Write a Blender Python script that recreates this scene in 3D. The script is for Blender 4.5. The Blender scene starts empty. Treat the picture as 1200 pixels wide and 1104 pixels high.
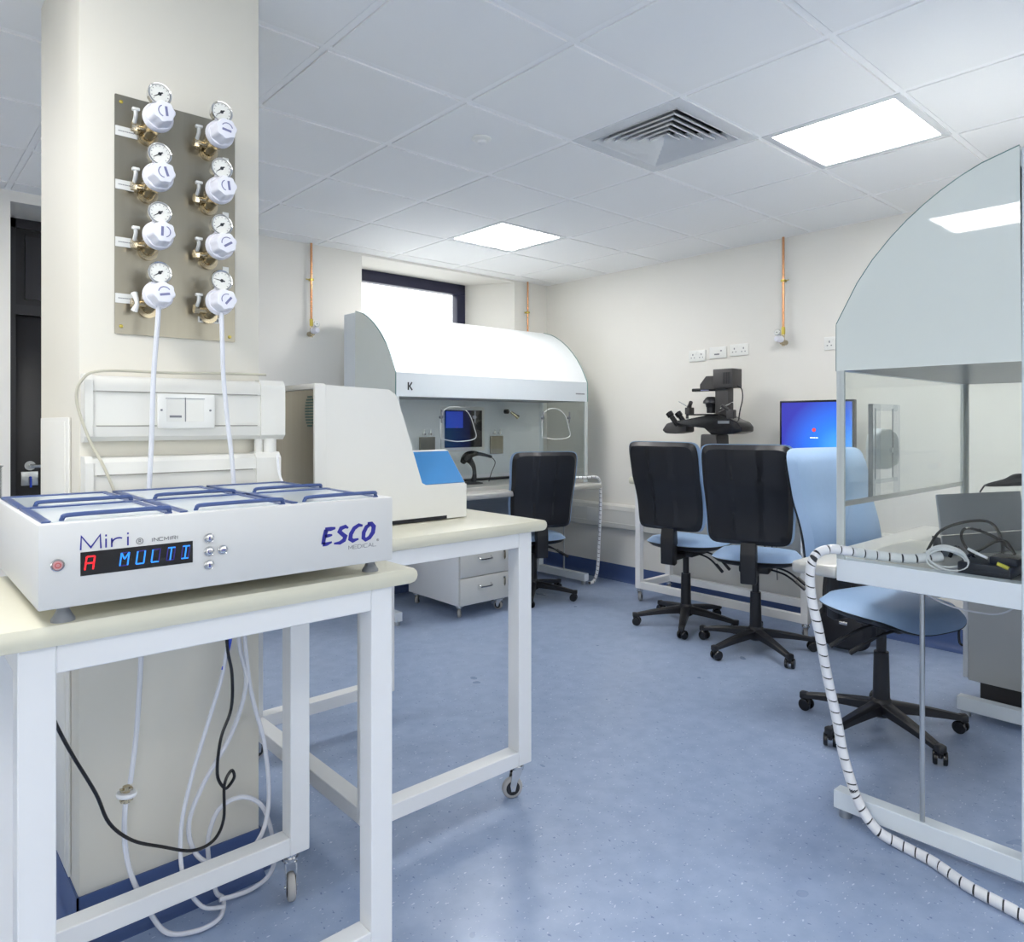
import bpy, bmesh, math, random
from mathutils import Vector, Matrix
random.seed(7)
PI = math.pi
SC = bpy.context.scene
COL = SC.collection

# ------------------------------------------------------------------ camera, light, exposure
YAW = 0.741
cd = bpy.data.cameras.new('camera'); cam = bpy.data.objects.new('camera', cd); COL.objects.link(cam)
cam.location = (0, 0, 1.33); cam.rotation_euler = (PI/2, 0, -YAW)
cd.sensor_fit = 'HORIZONTAL'; cd.sensor_width = 36; cd.lens = 840.6/1200*36
cd.shift_x = (600-621.3)/1200; cd.shift_y = -(552-495.6)/1200
cd.clip_start = 0.02
SC.camera = cam
vs = SC.view_settings
vs.view_transform = 'Standard'; vs.look = 'None'; vs.gamma = 1; vs.use_curve_mapping = False
vs.exposure = 0.78
w = bpy.data.worlds.new('daylight'); SC.world = w; w.use_nodes = True
wb = w.node_tree.nodes['Background']; wb.inputs[0].default_value = (0.98, 0.985, 1.0, 1); wb.inputs[1].default_value = 1.7
SC.cycles.use_denoising = True
SC.cycles.max_bounces = 10; SC.cycles.diffuse_bounces = 6; SC.cycles.glossy_bounces = 5
SC.cycles.transmission_bounces = 8; SC.cycles.transparent_max_bounces = 16
SC.cycles.sample_clamp_indirect = 6.0
SC.cycles.caustics_reflective = False; SC.cycles.caustics_refractive = False
def portal(loc, rot, sx, sy):    # light portals: sampling hints at the windows, they emit nothing of their own
    ld = bpy.data.lights.new('window_portal', 'AREA'); ld.shape = 'RECTANGLE'; ld.size = sx; ld.size_y = sy; ld.cycles.is_portal = True
    o = bpy.data.objects.new('window_portal', ld); COL.objects.link(o); o.location = loc; o.rotation_euler = rot
portal((-2.72, -.25, 1.62), (0, -PI/2, 0), 1.45, 3.3)
portal((1.0, -2.72, 1.62), (PI/2, 0, 0), 5.6, 1.45)
portal((3.37, 5.38, 2.15), (-PI/2, 0, 0), 1.3, .8)
LIGHT_E = 17.0          # emission of the ceiling panels

# ------------------------------------------------------------------ materials
def lin(c):
    return tuple((v/12.92 if v <= .04045 else ((v+.055)/1.055)**2.4) for v in c)
def rgb(r, g, b): return lin((r/255, g/255, b/255))
def mat(name, c, rough=.5, metal=0., noise=.03, scale=30, bump=0., coat=0., spec=.5, trans=0., alpha=1., emit=None, es=0., stretch=None):
    m = bpy.data.materials.new(name); m.use_nodes = True
    nt = m.node_tree; N = nt.nodes; L = nt.links
    b = N['Principled BSDF']
    b.inputs['Roughness'].default_value = rough; b.inputs['Metallic'].default_value = metal
    b.inputs['Specular IOR Level'].default_value = spec
    b.inputs['Coat Weight'].default_value = coat
    b.inputs['Transmission Weight'].default_value = trans
    b.inputs['Alpha'].default_value = alpha
    tc = N.new('ShaderNodeTexCoord'); mp = N.new('ShaderNodeMapping'); nz = N.new('ShaderNodeTexNoise')
    if stretch: mp.inputs['Scale'].default_value = stretch
    L.new(tc.outputs['Object'], mp.inputs[0]); L.new(mp.outputs[0], nz.inputs['Vector'])
    nz.inputs['Scale'].default_value = scale; nz.inputs['Detail'].default_value = 3
    mx = N.new('ShaderNodeMix'); mx.data_type = 'RGBA'
    lo = tuple(max(0, v*(1-noise)) for v in c); hi = tuple(min(1, v*(1+noise)) for v in c)
    mx.inputs[6].default_value = (*lo, 1); mx.inputs[7].default_value = (*hi, 1)
    L.new(nz.outputs[0], mx.inputs[0]); L.new(mx.outputs[2], b.inputs['Base Color'])
    if bump:
        bp = N.new('ShaderNodeBump'); bp.inputs['Strength'].default_value = bump; bp.inputs['Distance'].default_value = .002
        L.new(nz.outputs[0], bp.inputs['Height']); L.new(bp.outputs[0], b.inputs['Normal'])
    if emit:
        b.inputs['Emission Color'].default_value = (*emit, 1); b.inputs['Emission Strength'].default_value = es
    return m

M = {}
M['wall'] = mat('wall_paint', rgb(232, 229, 222), .75, noise=.01, scale=6, bump=.05)
M['pillar'] = mat('pillar_paint', rgb(220, 216, 204), .7, noise=.01, scale=6, bump=.05)
M['reveal'] = mat('reveal_paint', rgb(232, 232, 230), .75, noise=.01)
M['tile'] = mat('ceiling_tile', rgb(244, 244, 243), .85, noise=.02, scale=400, bump=.15)
M['tee'] = mat('ceiling_tee', rgb(250, 250, 250), .5)
M['white'] = mat('white_powder_coat', rgb(228, 229, 230), .38, noise=.01)
M['hoodwhite'] = mat('hood_white', rgb(222, 229, 234), .32, noise=.01)
M['canopy'] = mat('canopy_white', rgb(236, 240, 242), .35, noise=.01)
M['plastic'] = mat('white_plastic', rgb(232, 232, 228), .35, noise=.01)
M['trunk'] = mat('trunking_plastic', rgb(222, 221, 215), .35, noise=.01)
M['trunk_line'] = mat('trunking_seam', rgb(150, 148, 140), .6)
M['device'] = mat('device_shell', rgb(210, 210, 208), .4, noise=.01)
M['cream'] = mat('cream_laminate', rgb(211, 208, 189), .38, noise=.015, scale=60)
M['creamshell'] = mat('cream_shell', rgb(224, 223, 218), .42, noise=.01)
M['steel'] = mat('brushed_steel', rgb(156, 150, 135), .3, 1, noise=.10, scale=40, stretch=(1, 1, .05), bump=.03)
M['bench_steel'] = mat('bench_steel', rgb(208, 207, 202), .42, .6, noise=.05, scale=30, stretch=(.1, 1, 1))
M['chrome'] = mat('chrome', rgb(215, 215, 215), .12, 1, noise=.02)
M['nickel'] = mat('nickel', rgb(198, 184, 156), .18, 1, noise=.05)
M['alu'] = mat('aluminium', rgb(190, 192, 192), .3, 1, noise=.03)
M['copper'] = mat('copper_pipe', rgb(214, 158, 116), .25, 1, noise=.2, scale=15)
M['brass'] = mat('brass', rgb(200, 180, 90), .3, 1)
M['black'] = mat('black_plastic', rgb(24, 25, 30), .42, noise=.08, scale=200, bump=.08)
M['blackgloss'] = mat('black_gloss', rgb(20, 20, 24), .2, noise=.05)
M['charcoal'] = mat('charcoal_metal', rgb(58, 56, 56), .45, noise=.05)
M['fabric'] = mat('blue_vinyl', rgb(158, 186, 220), .45, noise=.03, scale=40, bump=.03)
M['navy'] = mat('navy_lid_frame', rgb(58, 80, 132), .35, noise=.03)
M['lidglass'] = mat('lid_plate', rgb(205, 214, 218), .15, noise=.01)
M['tube'] = mat('milky_tube', rgb(214, 216, 224), .25, noise=.02)
M['tubewhite'] = mat('white_tube', rgb(230, 231, 234), .35)
M['knob'] = mat('white_knob', rgb(232, 232, 240), .35, noise=.01)
M['print_blue'] = mat('print_blue', rgb(30, 30, 140), .4)
M['print_grey'] = mat('print_grey', rgb(120, 122, 128), .5)
M['print_black'] = mat('print_black', rgb(40, 42, 48), .5)
M['print_white'] = mat('print_white', rgb(235, 235, 235), .5)
M['dial'] = mat('dial_face', rgb(232, 232, 226), .4)
M['frost'] = mat('frosted_side_panel', rgb(222, 228, 223), .02, noise=.005, spec=.5)
M['glass_edge'] = mat('glass_edge', rgb(96, 132, 132), .2)
M['window_frame'] = mat('navy_window_frame', rgb(26, 28, 58), .4)
M['door'] = mat('black_door', rgb(24, 22, 27), .3, noise=.05)
M['door_rail'] = mat('black_door_rail', rgb(40, 38, 44), .3)
M['screen_blue'] = mat('touch_panel_blue', rgb(66, 138, 200), .3, noise=.02)
M['slate'] = mat('slate_panel', rgb(150, 165, 184), .35, noise=.02)
M['post'] = mat('post_coat', rgb(200, 206, 204), .35)
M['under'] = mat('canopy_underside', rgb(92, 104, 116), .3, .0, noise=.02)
M['drawer'] = mat('drawer_front', rgb(200, 200, 196), .4, noise=.01)
M['grey_plastic'] = mat('grey_plastic', rgb(120, 124, 130), .4)
M['tabletback'] = mat('tablet_back', rgb(168, 172, 178), .35, .3)
M['paper'] = mat('paper', rgb(238, 236, 228), .7)
M['baseboard'] = mat('coved_vinyl', rgb(72, 92, 138), .35, noise=.06, scale=200)
M['vent'] = mat('vent_white', rgb(214, 216, 218), .5)
M['dark'] = mat('dark_cavity', rgb(22, 24, 30), .8)
M['yellow'] = mat('yellow_tag', rgb(214, 206, 70), .5)
M['bluetag'] = mat('blue_tag', rgb(30, 70, 200), .4)
M['redicon'] = mat('red_icon', rgb(200, 50, 50), .5, emit=rgb(190, 60, 70), es=.45)
M['green'] = mat('green_grille', rgb(74, 98, 90), .5)
M['tyre'] = mat('grey_tyre', rgb(170, 168, 166), .5)
M['beige_cable'] = mat('beige_cable', rgb(190, 186, 168), .5)
M['bag'] = mat('black_nylon', rgb(30, 31, 38), .6, noise=.2, scale=80, bump=.2)
M['mauve'] = mat('grey_sample_holder', rgb(222, 226, 226), .3)
M['red_led'] = mat('red_segment', rgb(230, 30, 40), .4, emit=rgb(255, 20, 30), es=.9)
M['blue_led'] = mat('blue_segment', rgb(40, 110, 200), .4, emit=rgb(30, 130, 245), es=.75)
M['dim_led'] = mat('dim_segment', rgb(24, 20, 90), .4, emit=rgb(40, 20, 120), es=.35)
M['panel_light'] = mat('light_diffuser', (1, 1, 1), .5, emit=(1, .985, .96), es=LIGHT_E)

def glass(name, tint=(1, 1, 1), rough=0.0, dens=.06):
    m = bpy.data.materials.new(name); m.use_nodes = True
    nt = m.node_tree; N = nt.nodes; L = nt.links
    for n in list(N):
        if n.type != 'OUTPUT_MATERIAL': N.remove(n)
    out = [n for n in N if n.type == 'OUTPUT_MATERIAL'][0]
    tr = N.new('ShaderNodeBsdfTransparent'); tr.inputs[0].default_value = (*tint, 1)
    gl = N.new('ShaderNodeBsdfGlossy'); gl.inputs['Roughness'].default_value = rough
    lwt = N.new('ShaderNodeLayerWeight'); lwt.inputs[0].default_value = .5
    pw_ = N.new('ShaderNodeMath'); pw_.operation = 'POWER'; pw_.inputs[1].default_value = 5; L.new(lwt.outputs['Facing'], pw_.inputs[0])
    fr = N.new('ShaderNodeMath'); fr.operation = 'MULTIPLY_ADD'; fr.inputs[1].default_value = .7; fr.inputs[2].default_value = .03; L.new(pw_.outputs[0], fr.inputs[0])
    mx = N.new('ShaderNodeMixShader')
    nz = N.new('ShaderNodeTexNoise'); nz.inputs['Scale'].default_value = 3
    mt = N.new('ShaderNodeMath'); mt.operation = 'MULTIPLY_ADD'; mt.inputs[1].default_value = dens*.2; 
    L.new(nz.outputs[0], mt.inputs[0]); L.new(fr.outputs[0], mt.inputs[2])
    L.new(mt.outputs[0], mx.inputs[0]); L.new(tr.outputs[0], mx.inputs[1]); L.new(gl.outputs[0], mx.inputs[2])
    L.new(mx.outputs[0], out.inputs[0])
    return m
M['glass'] = glass('clear_glass', (.965, .98, .975))
M['acrylic'] = glass('acrylic', (.93, .94, .96), .05, .2)
M['milky'] = glass('milky_plastic', (.66, .69, .70), .2, 1.0)

def floor_mat():
    m = bpy.data.materials.new('flecked_vinyl'); m.use_nodes = True
    nt = m.node_tree; N = nt.nodes; L = nt.links; b = N['Principled BSDF']
    b.inputs['Roughness'].default_value = .30
    tc = N.new('ShaderNodeTexCoord')
    def noise(sc, st, det=2):
        mp = N.new('ShaderNodeMapping'); mp.inputs['Scale'].default_value = st; mp.inputs['Rotation'].default_value = (0, 0, .2)
        n = N.new('ShaderNodeTexNoise'); n.inputs['Scale'].default_value = sc; n.inputs['Detail'].default_value = det
        L.new(tc.outputs['Object'], mp.inputs[0]); L.new(mp.outputs[0], n.inputs['Vector']); return n
    def ramp(src, p0, p1, c0, c1):
        r = N.new('ShaderNodeValToRGB'); r.color_ramp.elements[0].position = p0; r.color_ramp.elements[1].position = p1
        r.color_ramp.elements[0].color = (*c0, 1); r.color_ramp.elements[1].color = (*c1, 1)
        L.new(src.outputs[0], r.inputs[0]); return r
    base = ramp(noise(14, (1, 1, 1), 5), .3, .7, rgb(138, 155, 185), rgb(153, 169, 196))
    lite = ramp(noise(110, (.5, 1, 1)), .68, .71, (0, 0, 0), (1, 1, 1))
    dark = ramp(noise(100, (1, .5, 1)), .29, .32, (1, 1, 1), (0, 0, 0))
    m1 = N.new('ShaderNodeMix'); m1.data_type = 'RGBA'; L.new(lite.outputs[0], m1.inputs[0]); L.new(base.outputs[0], m1.inputs[6]); m1.inputs[7].default_value = (*rgb(196, 205, 220), 1)
    m2 = N.new('ShaderNodeMix'); m2.data_type = 'RGBA'; L.new(dark.outputs[0], m2.inputs[0]); L.new(m1.outputs[2], m2.inputs[6]); m2.inputs[7].default_value = (*rgb(100, 118, 158), 1)
    L.new(m2.outputs[2], b.inputs['Base Color'])
    rr = ramp(noise(5, (1, 1, 1)), .2, .8, (.26,)*3, (.38,)*3); L.new(rr.outputs[0], b.inputs['Roughness'])
    return m
M['floor'] = floor_mat()

def monitor_mat():
    m = bpy.data.materials.new('login_screen'); m.use_nodes = True
    nt = m.node_tree; N = nt.nodes; L = nt.links; b = N['Principled BSDF']
    b.inputs['Roughness'].default_value = .25
    tc = N.new('ShaderNodeTexCoord'); sp = N.new('ShaderNodeSeparateXYZ'); L.new(tc.outputs['Generated'], sp.inputs[0])
    # distance from the glow at the lower right (generated coordinates of the screen mesh)
    vm = N.new('ShaderNodeVectorMath'); vm.operation = 'DISTANCE'; vm.inputs[1].default_value = (.5, .12, .30)
    L.new(tc.outputs['Generated'], vm.inputs[0])
    r = N.new('ShaderNodeValToRGB'); e = r.color_ramp.elements
    e[0].position = 0; e[0].color = (*rgb(165, 232, 245), 1); e[1].position = 1; e[1].color = (*rgb(40, 42, 150), 1)
    k = e.new(.28); k.color = (*rgb(90, 190, 240), 1); k = e.new(.62); k.color = (*rgb(28, 108, 224), 1)
    L.new(vm.outputs['Value'], r.inputs[0]); L.new(r.outputs[0], b.inputs['Emission Color']); b.inputs['Emission Strength'].default_value = .95
    b.inputs['Base Color'].default_value = (.01, .01, .02, 1)
    return m
M['monitor'] = monitor_mat()

# ------------------------------------------------------------------ helpers
def BM(): return bmesh.new()
def mesh_of(name, bm, sharp=.6):
    bmesh.ops.recalc_face_normals(bm, faces=bm.faces[:])
    for f in bm.faces: f.smooth = True
    for e in bm.edges:
        if len(e.link_faces) == 2:
            if e.calc_face_angle(0) > sharp: e.smooth = False
        else: e.smooth = False
    me = bpy.data.meshes.new(name); bm.to_mesh(me); bm.free(); return me
def rootloc(p):
    v = Vector((0, 0, 0))
    while p is not None: v += p.location; p = p.parent
    return v
def obj(name, bm, m, parent=None, local=False, label=None, cat=None, group=None, kind=None):
    if parent is not None and not local:
        bmesh.ops.translate(bm, verts=bm.verts[:], vec=-rootloc(parent))
    me = mesh_of(name, bm); me.materials.append(M[m] if isinstance(m, str) else m)
    o = bpy.data.objects.new(name, me); COL.objects.link(o)
    if parent is not None: o.parent = parent
    if label: o['label'] = label
    if cat: o['category'] = cat
    if group: o['group'] = group
    if kind: o['kind'] = kind
    return o
def thing(name, label, cat, loc=(0, 0, 0), rz=0, group=None):
    o = bpy.data.objects.new(name, None); COL.objects.link(o); o.location = loc; o.rotation_euler = (0, 0, rz)
    o.empty_display_size = .1
    o['label'] = label; o['category'] = cat
    if group: o['group'] = group
    return o
def struct(name, bm, m, label=None, parent=None):
    o = obj(name, bm, m, parent)
    if parent is None: o['kind'] = 'structure'
    if label: o['label'] = label
    return o
def box(bm, x0, x1, y0, y1, z0, z1, bev=0, seg=2, rot=None, piv=None):
    r = bmesh.ops.create_cube(bm, size=1); vs = r['verts']
    mt = Matrix.Translation(((x0+x1)/2, (y0+y1)/2, (z0+z1)/2)) @ Matrix.Diagonal((abs(x1-x0), abs(y1-y0), abs(z1-z0), 1))
    bmesh.ops.transform(bm, matrix=mt, verts=vs)
    if bev:
        es = set(e for v in vs for e in v.link_edges)
        r = bmesh.ops.bevel(bm, geom=list(es), offset=bev, segments=seg, profile=.5, affect='EDGES')
        vs = list(set(r['verts']) | set(v for v in vs if v.is_valid))
    if rot is not None:
        p = Vector(piv) if piv else Vector(((x0+x1)/2, (y0+y1)/2, (z0+z1)/2))
        bmesh.ops.transform(bm, matrix=Matrix.Translation(p) @ rot @ Matrix.Translation(-p), verts=vs)
    return bm
def frame_of(d):
    d = d.normalized(); a = Vector((0, 0, 1)) if abs(d.z) < .9 else Vector((1, 0, 0))
    u = d.cross(a).normalized(); return u, d.cross(u).normalized()
def cyl(bm, p0, p1, r0, r1=None, seg=20, bev=0):
    p0 = Vector(p0); p1 = Vector(p1); r1 = r0 if r1 is None else r1
    u, v = frame_of(p1-p0)
    ra = [bm.verts.new(p0+(u*math.cos(a)+v*math.sin(a))*r0) for a in [2*PI*i/seg for i in range(seg)]]
    rb = [bm.verts.new(p1+(u*math.cos(a)+v*math.sin(a))*r1) for a in [2*PI*i/seg for i in range(seg)]]
    for i in range(seg): bm.faces.new((ra[i], ra[(i+1) % seg], rb[(i+1) % seg], rb[i]))
    bm.faces.new(ra[::-1]); bm.faces.new(rb)
    return bm
def lathe(bm, base, axis, prof, seg=24, rot0=0):
    """prof: list of (distance along axis, radius)"""
    base = Vector(base); d = Vector(axis).normalized(); u, v = frame_of(d); rings = []
    for t, r in prof:
        c = base+d*t
        if r < 1e-6: rings.append([bm.verts.new(c)])
        else: rings.append([bm.verts.new(c+(u*math.cos(a)+v*math.sin(a))*r) for a in [rot0+2*PI*i/seg for i in range(seg)]])
    for a, b in zip(rings, rings[1:]):
        for i in range(seg):
            j = (i+1) % seg
            if len(a) == 1 and len(b) == 1: continue
            if len(a) == 1: bm.faces.new((a[0], b[i], b[j]))
            elif len(b) == 1: bm.faces.new((a[i], a[j], b[0]))
            else: bm.faces.new((a[i], a[j], b[j], b[i]))
    if len(rings[0]) > 1: bm.faces.new(rings[0][::-1])
    if len(rings[-1]) > 1: bm.faces.new(rings[-1])
    return bm
def smooth_path(pts, n=6):
    P = [Vector(p) for p in pts]
    if len(P) < 3: return P
    out = []
    for i in range(len(P)-1):
        p0 = P[max(i-1, 0)]; p1 = P[i]; p2 = P[i+1]; p3 = P[min(i+2, len(P)-1)]
        for k in range(n):
            t = k/n
            out.append(.5*((2*p1)+(-p0+p2)*t+(2*p0-5*p1+4*p2-p3)*t*t+(-p0+3*p1-3*p2+p3)*t**3))
    out.append(P[-1]); return out
def tube(bm, pts, r, seg=8, n=6, sm=True):
    P = smooth_path(pts, n) if sm else [Vector(p) for p in pts]
    rings = []; u = None
    for i, p in enumerate(P):
        d = (P[min(i+1, len(P)-1)]-P[max(i-1, 0)])
        if d.length < 1e-9: d = Vector((0, 0, 1))
        d.normalize()
        if u is None: u, v = frame_of(d)
        else:
            u = (u-d*u.dot(d))
            if u.length < 1e-6: u, v = frame_of(d)
            u.normalize(); v = d.cross(u)
        rr = r(i/(len(P)-1)) if callable(r) else r
        rings.append([bm.verts.new(p+(u*math.cos(a)+v*math.sin(a))*rr) for a in [2*PI*k/seg for k in range(seg)]])
    for a, b in zip(rings, rings[1:]):
        for k in range(seg): bm.faces.new((a[k], a[(k+1) % seg], b[(k+1) % seg], b[k]))
    bm.faces.new(rings[0][::-1]); bm.faces.new(rings[-1])
    return bm
def prism(bm, poly, axis, a, b):
    """poly of (p,q); axis 'x': (p,q)=(y,z); 'y': (x,z); 'z': (x,y)"""
    def P(p, q, t): return (t, p, q) if axis == 'x' else ((p, t, q) if axis == 'y' else (p, q, t))
    A = [bm.verts.new(P(p, q, a)) for p, q in poly]; B = [bm.verts.new(P(p, q, b)) for p, q in poly]
    n = len(poly)
    for i in range(n): bm.faces.new((A[i], A[(i+1) % n], B[(i+1) % n], B[i]))
    bm.faces.new(A[::-1]); bm.faces.new(B); return bm
def bevel_all(bm, off, seg=2):
    bmesh.ops.bevel(bm, geom=bm.edges[:], offset=off, segments=seg, profile=.5, affect='EDGES'); return bm
def rrect(a0, a1, b0, b1, r, n=4):
    out = []
    for cx, cy, s in ((a1-r, b1-r, 0), (a0+r, b1-r, 90), (a0+r, b0+r, 180), (a1-r, b0+r, 270)):
        for k in range(n+1):
            t = math.radians(s+90*k/n); out.append((cx+r*math.cos(t), cy+r*math.sin(t)))
    return out
def slab(bm, fn, n=14, exp=5):
    """closed pillow from fn(u,v,side)->xyz on a superellipse grid"""
    g = {}
    for i in range(n+1):
        for j in range(n+1):
            u = -1+2*i/n; v = -1+2*j/n; r = max(abs(u), abs(v))
            if r > 1e-9:
                pu, pv = u/r, v/r; k = (abs(pu)**exp+abs(pv)**exp)**(-1/exp); uu, vv = pu*k*r, pv*k*r
            else: uu = vv = 0
            border = i in (0, n) or j in (0, n)
            for s in (0, 1):
                if border and s: g[i, j, 1] = g[i, j, 0]; continue
                g[i, j, s] = bm.verts.new(fn(uu, vv, s, r))
    for i in range(n):
        for j in range(n):
            for s in (0, 1):
                q = [g[i, j, s], g[i+1, j, s], g[i+1, j+1, s], g[i, j+1, s]]
                try: bm.faces.new(q if s == 0 else q[::-1])
                except ValueError: pass
    return bm
def stroke(bm, pts, wd, fn, th=.0006):
    """flat ribbon along 2-D pts; wd width or list; fn(u,v,t)->xyz with t the height off the surface"""
    n = len(pts); W = wd if isinstance(wd, (list, tuple)) else [wd]*n
    L = []; R = []
    for i in range(n):
        a = Vector(pts[max(i-1, 0)]); b = Vector(pts[i]); c = Vector(pts[min(i+1, n-1)])
        d1 = (b-a) if i > 0 else (c-b); d2 = (c-b) if i < n-1 else (b-a)
        d1.normalize(); d2.normalize(); n1 = Vector((-d1.y, d1.x)); n2 = Vector((-d2.y, d2.x))
        m = n1+n2; m = m.normalized() if m.length > 1e-6 else n1
        k = 1/max(.5, m.dot(n1)); L.append(b+m*W[i]*.5*k); R.append(b-m*W[i]*.5*k)
    for i in range(n-1):
        q = [L[i], L[i+1], R[i+1], R[i]]
        A = [bm.verts.new(fn(p.x, p.y, 0)) for p in q]; B = [bm.verts.new(fn(p.x, p.y, th)) for p in q]
        for k in range(4): bm.faces.new((A[k], A[(k+1) % 4], B[(k+1) % 4], B[k]))
        bm.faces.new(A[::-1]); bm.faces.new(B)
def arc(cx, cy, rx, ry, a0, a1, n=10):
    return [(cx+rx*math.cos(math.radians(a0+(a1-a0)*k/n)), cy+ry*math.sin(math.radians(a0+(a1-a0)*k/n))) for k in range(n+1)]
FONT = {  # simple strokes in a 1x1 box
 'I': [[(.5, 0), (.5, 1)]], 'N': [[(0, 0), (0, 1), (1, 0), (1, 1)]], 'M': [[(0, 0), (0, 1), (.5, .3), (1, 1), (1, 0)]],
 'C': [[(1, 1), (.1, 1), (0, .85), (0, .15), (.1, 0), (1, 0)]], 'R': [[(0, 0), (0, 1), (.9, 1), (1, .85), (1, .6), (.9, .48), (0, .48)], [(.6, .48), (1, 0)]],
 'E': [[(1, 1), (0, 1), (0, 0), (1, 0)], [(0, .5), (.85, .5)]], 'D': [[(0, 0), (0, 1), (.75, 1), (1, .75), (1, .25), (.75, 0), (0, 0)]],
 'A': [[(0, 0), (.5, 1), (1, 0)], [(.2, .35), (.8, .35)]], 'L': [[(0, 1), (0, 0), (1, 0)]]}
def word(bm, s, u0, v0, cw, ch, gap, wd, fn):
    u = u0
    for c in s:
        k = .25 if c == 'I' else 1
        for st in FONT[c]:
            stroke(bm, [(u+(p-(.5 if c == 'I' else 0))*cw*(1 if c != 'I' else 1)+(cw*.12 if c == 'I' else 0), v0+q*ch) for p, q in st], wd, fn)
        u += cw*k+gap

# ------------------------------------------------------------------ room shell
X0, X1, Y0, Y1, H = -2.6, 4.66, -2.6, 4.86, 2.615
b = BM(); box(b, X0-.1, X1+.1, Y0-.1, 5.6, -.1, 0); struct('floor', b, 'floor')
# ceiling: a soffit slab above, tees and separate tiles
b = BM(); box(b, X0-.1, X1+.1, Y0-.1, Y1+.02, H+.22, H+.3); ceiling = struct('ceiling', b, 'dark')
GX, GY, P = 1.74, 1.682, .6
gx = [GX+P*k for k in range(-8, 6) if X0 < GX+P*k < X1]; gy = [GY+P*k for k in range(-8, 7) if Y0 < GY+P*k < Y1]
TW = .012
def tee_bar(axis, c, a, bb):
    t = BM()
    if axis == 'x': box(t, c-TW, c+TW, a, bb, H, H+.004); box(t, c-.002, c+.002, a, bb, H+.004, H+.04)
    else: box(t, a, bb, c-TW, c+TW, H+.0004, H+.0044); box(t, a, bb, c-.002, c+.002, H+.004, H+.04)
    return t
for c in gx: obj('ceiling_tee', tee_bar('x', c, Y0, Y1), 'tee', ceiling)
for c in gy: obj('ceiling_tee', tee_bar('y', c, X0, X1), 'tee', ceiling)
t = BM()
box(t, X1-.022, X1, Y0, Y1, H-.001, H+.003); box(t, X0, X0+.022, Y0, Y1, H-.001, H+.003)
box(t, X0, X1, Y1-.022, Y1, H-.0012, H+.0028); box(t, X0, X1, Y0, Y0+.022, H-.0012, H+.0028)
obj('edge_trim', t, 'tee', ceiling)
LIGHTS = [(2.94, 1.082), (2.94, 3.482), (-.66, 1.082), (-.66, 3.482), (2.94, -1.318), (-.66, -1.318)]  # entries after the mirrored panel are unseen, added to even out the light
VENT = (2.34, 1.682)
xs = [X0]+gx+[X1]; ys = [Y0]+gy+[Y1]; tile_me = None
for i in range(len(xs)-1):
    for j in range(len(ys)-1):
        xa, xb, ya, yb = xs[i], xs[i+1], ys[j], ys[j+1]
        if any(abs(xa-lx) < .02 and abs(ya-ly) < .02 for lx, ly in LIGHTS+[VENT]): continue
        if xb-xa < .06 or yb-ya < .06: continue
        full = abs(xb-xa-P) < .01 and abs(yb-ya-P) < .01
        if full and tile_me:
            o = bpy.data.objects.new('ceiling_tile', tile_me); COL.objects.link(o); o.parent = ceiling
        else:
            t = BM(); hx, hy = (xb-xa)/2-.0065, (yb-ya)/2-.0065; e = .010
            z1, z0 = .016, -.003
            lo = [(-hx+e, -hy+e), (hx-e, -hy+e), (hx-e, hy-e), (-hx+e, hy-e)]; hi = [(-hx, -hy), (hx, -hy), (hx, hy), (-hx, hy)]
            A = [t.verts.new((p, q, z0)) for p, q in lo]; Bq = [t.verts.new((p, q, .0045)) for p, q in lo]; C2 = [t.verts.new((p, q, .0047)) for p, q in hi]; D = [t.verts.new((p, q, z1)) for p, q in hi]
            for U, V in ((A, Bq), (Bq, C2), (C2, D)):
                for k in range(4): t.faces.new((U[k], U[(k+1) % 4], V[(k+1) % 4], V[k]))
            t.faces.new(A); t.faces.new(D)
            o = obj('ceiling_tile', t, 'tile', ceiling, local=True)
            if full: tile_me = o.data
        o.location = ((xa+xb)/2, (ya+yb)/2, H)
# walls
b = BM(); box(b, X1, X1+.1, Y0-.1, 5.6, 0, H+.3); struct('wall_right', b, 'wall')
def wall_open(name, axis, c0, c1, lo, hi, w0, w1, s0, s1):
    b = BM()
    def bx(p, q, za, zb):
        if axis == 'y': box(b, c0, c1, p, q, za, zb)
        else: box(b, p, q, c0, c1, za, zb)
    bx(lo, w0, 0, H+.3); bx(w1, hi, 0, H+.3); bx(w0, w1, 0, s0); bx(w0, w1, s1, H+.3)
    struct(name, b, 'wall')
def added_window(name, axis, c, w0, w1, s0, s1, n):  # window for an out-of-view wall, added to let in more light
    b = BM(); t_ = .05
    def bx(b, p, q, za, zb, d=.03):
        if axis == 'y': box(b, c-d, c+d, p, q, za, zb)
        else: box(b, p, q, c-d, c+d, za, zb)
    bx(b, w0, w1, s0, s0+t_); bx(b, w0, w1, s1-t_, s1)
    for k in range(n+1):
        q = w0+(w1-w0-t_)*k/n; bx(b, q, q+t_, s0+t_, s1-t_)
    wn = struct(name, b, 'window_frame')
    for k in range(n):
        q = w0+(w1-w0-t_)*k/n; b = BM(); bx(b, q+t_, q+(w1-w0-t_)/n, s0+t_, s1-t_, .004); obj('pane', b, 'glass', wn)
    return wn
wall_open('wall_left', 'y', X0-.1, X0, Y0-.1, 5.6, -1.9, 1.4, .9, 2.35); added_window('window_added_left', 'y', X0-.05, -1.9, 1.4, .9, 2.35, 3)  # the window here is added, unseen, to light the room from the left
wall_open('wall_front', 'x', Y0-.1, Y0, X0-.1, X1+.1, -1.8, 3.8, .9, 2.35); added_window('window_added_front', 'x', Y0-.05, -1.8, 3.8, .9, 2.35, 4)  # window added behind the camera to brighten the room
WX0, WX1, WS = 2.72, 4.256, 1.75
DX0, DX1 = .556, 1.45
b = BM()
box(b, X0, DX0, Y1, 5.42, 0, H+.3)                    # left of the door recess
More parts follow.
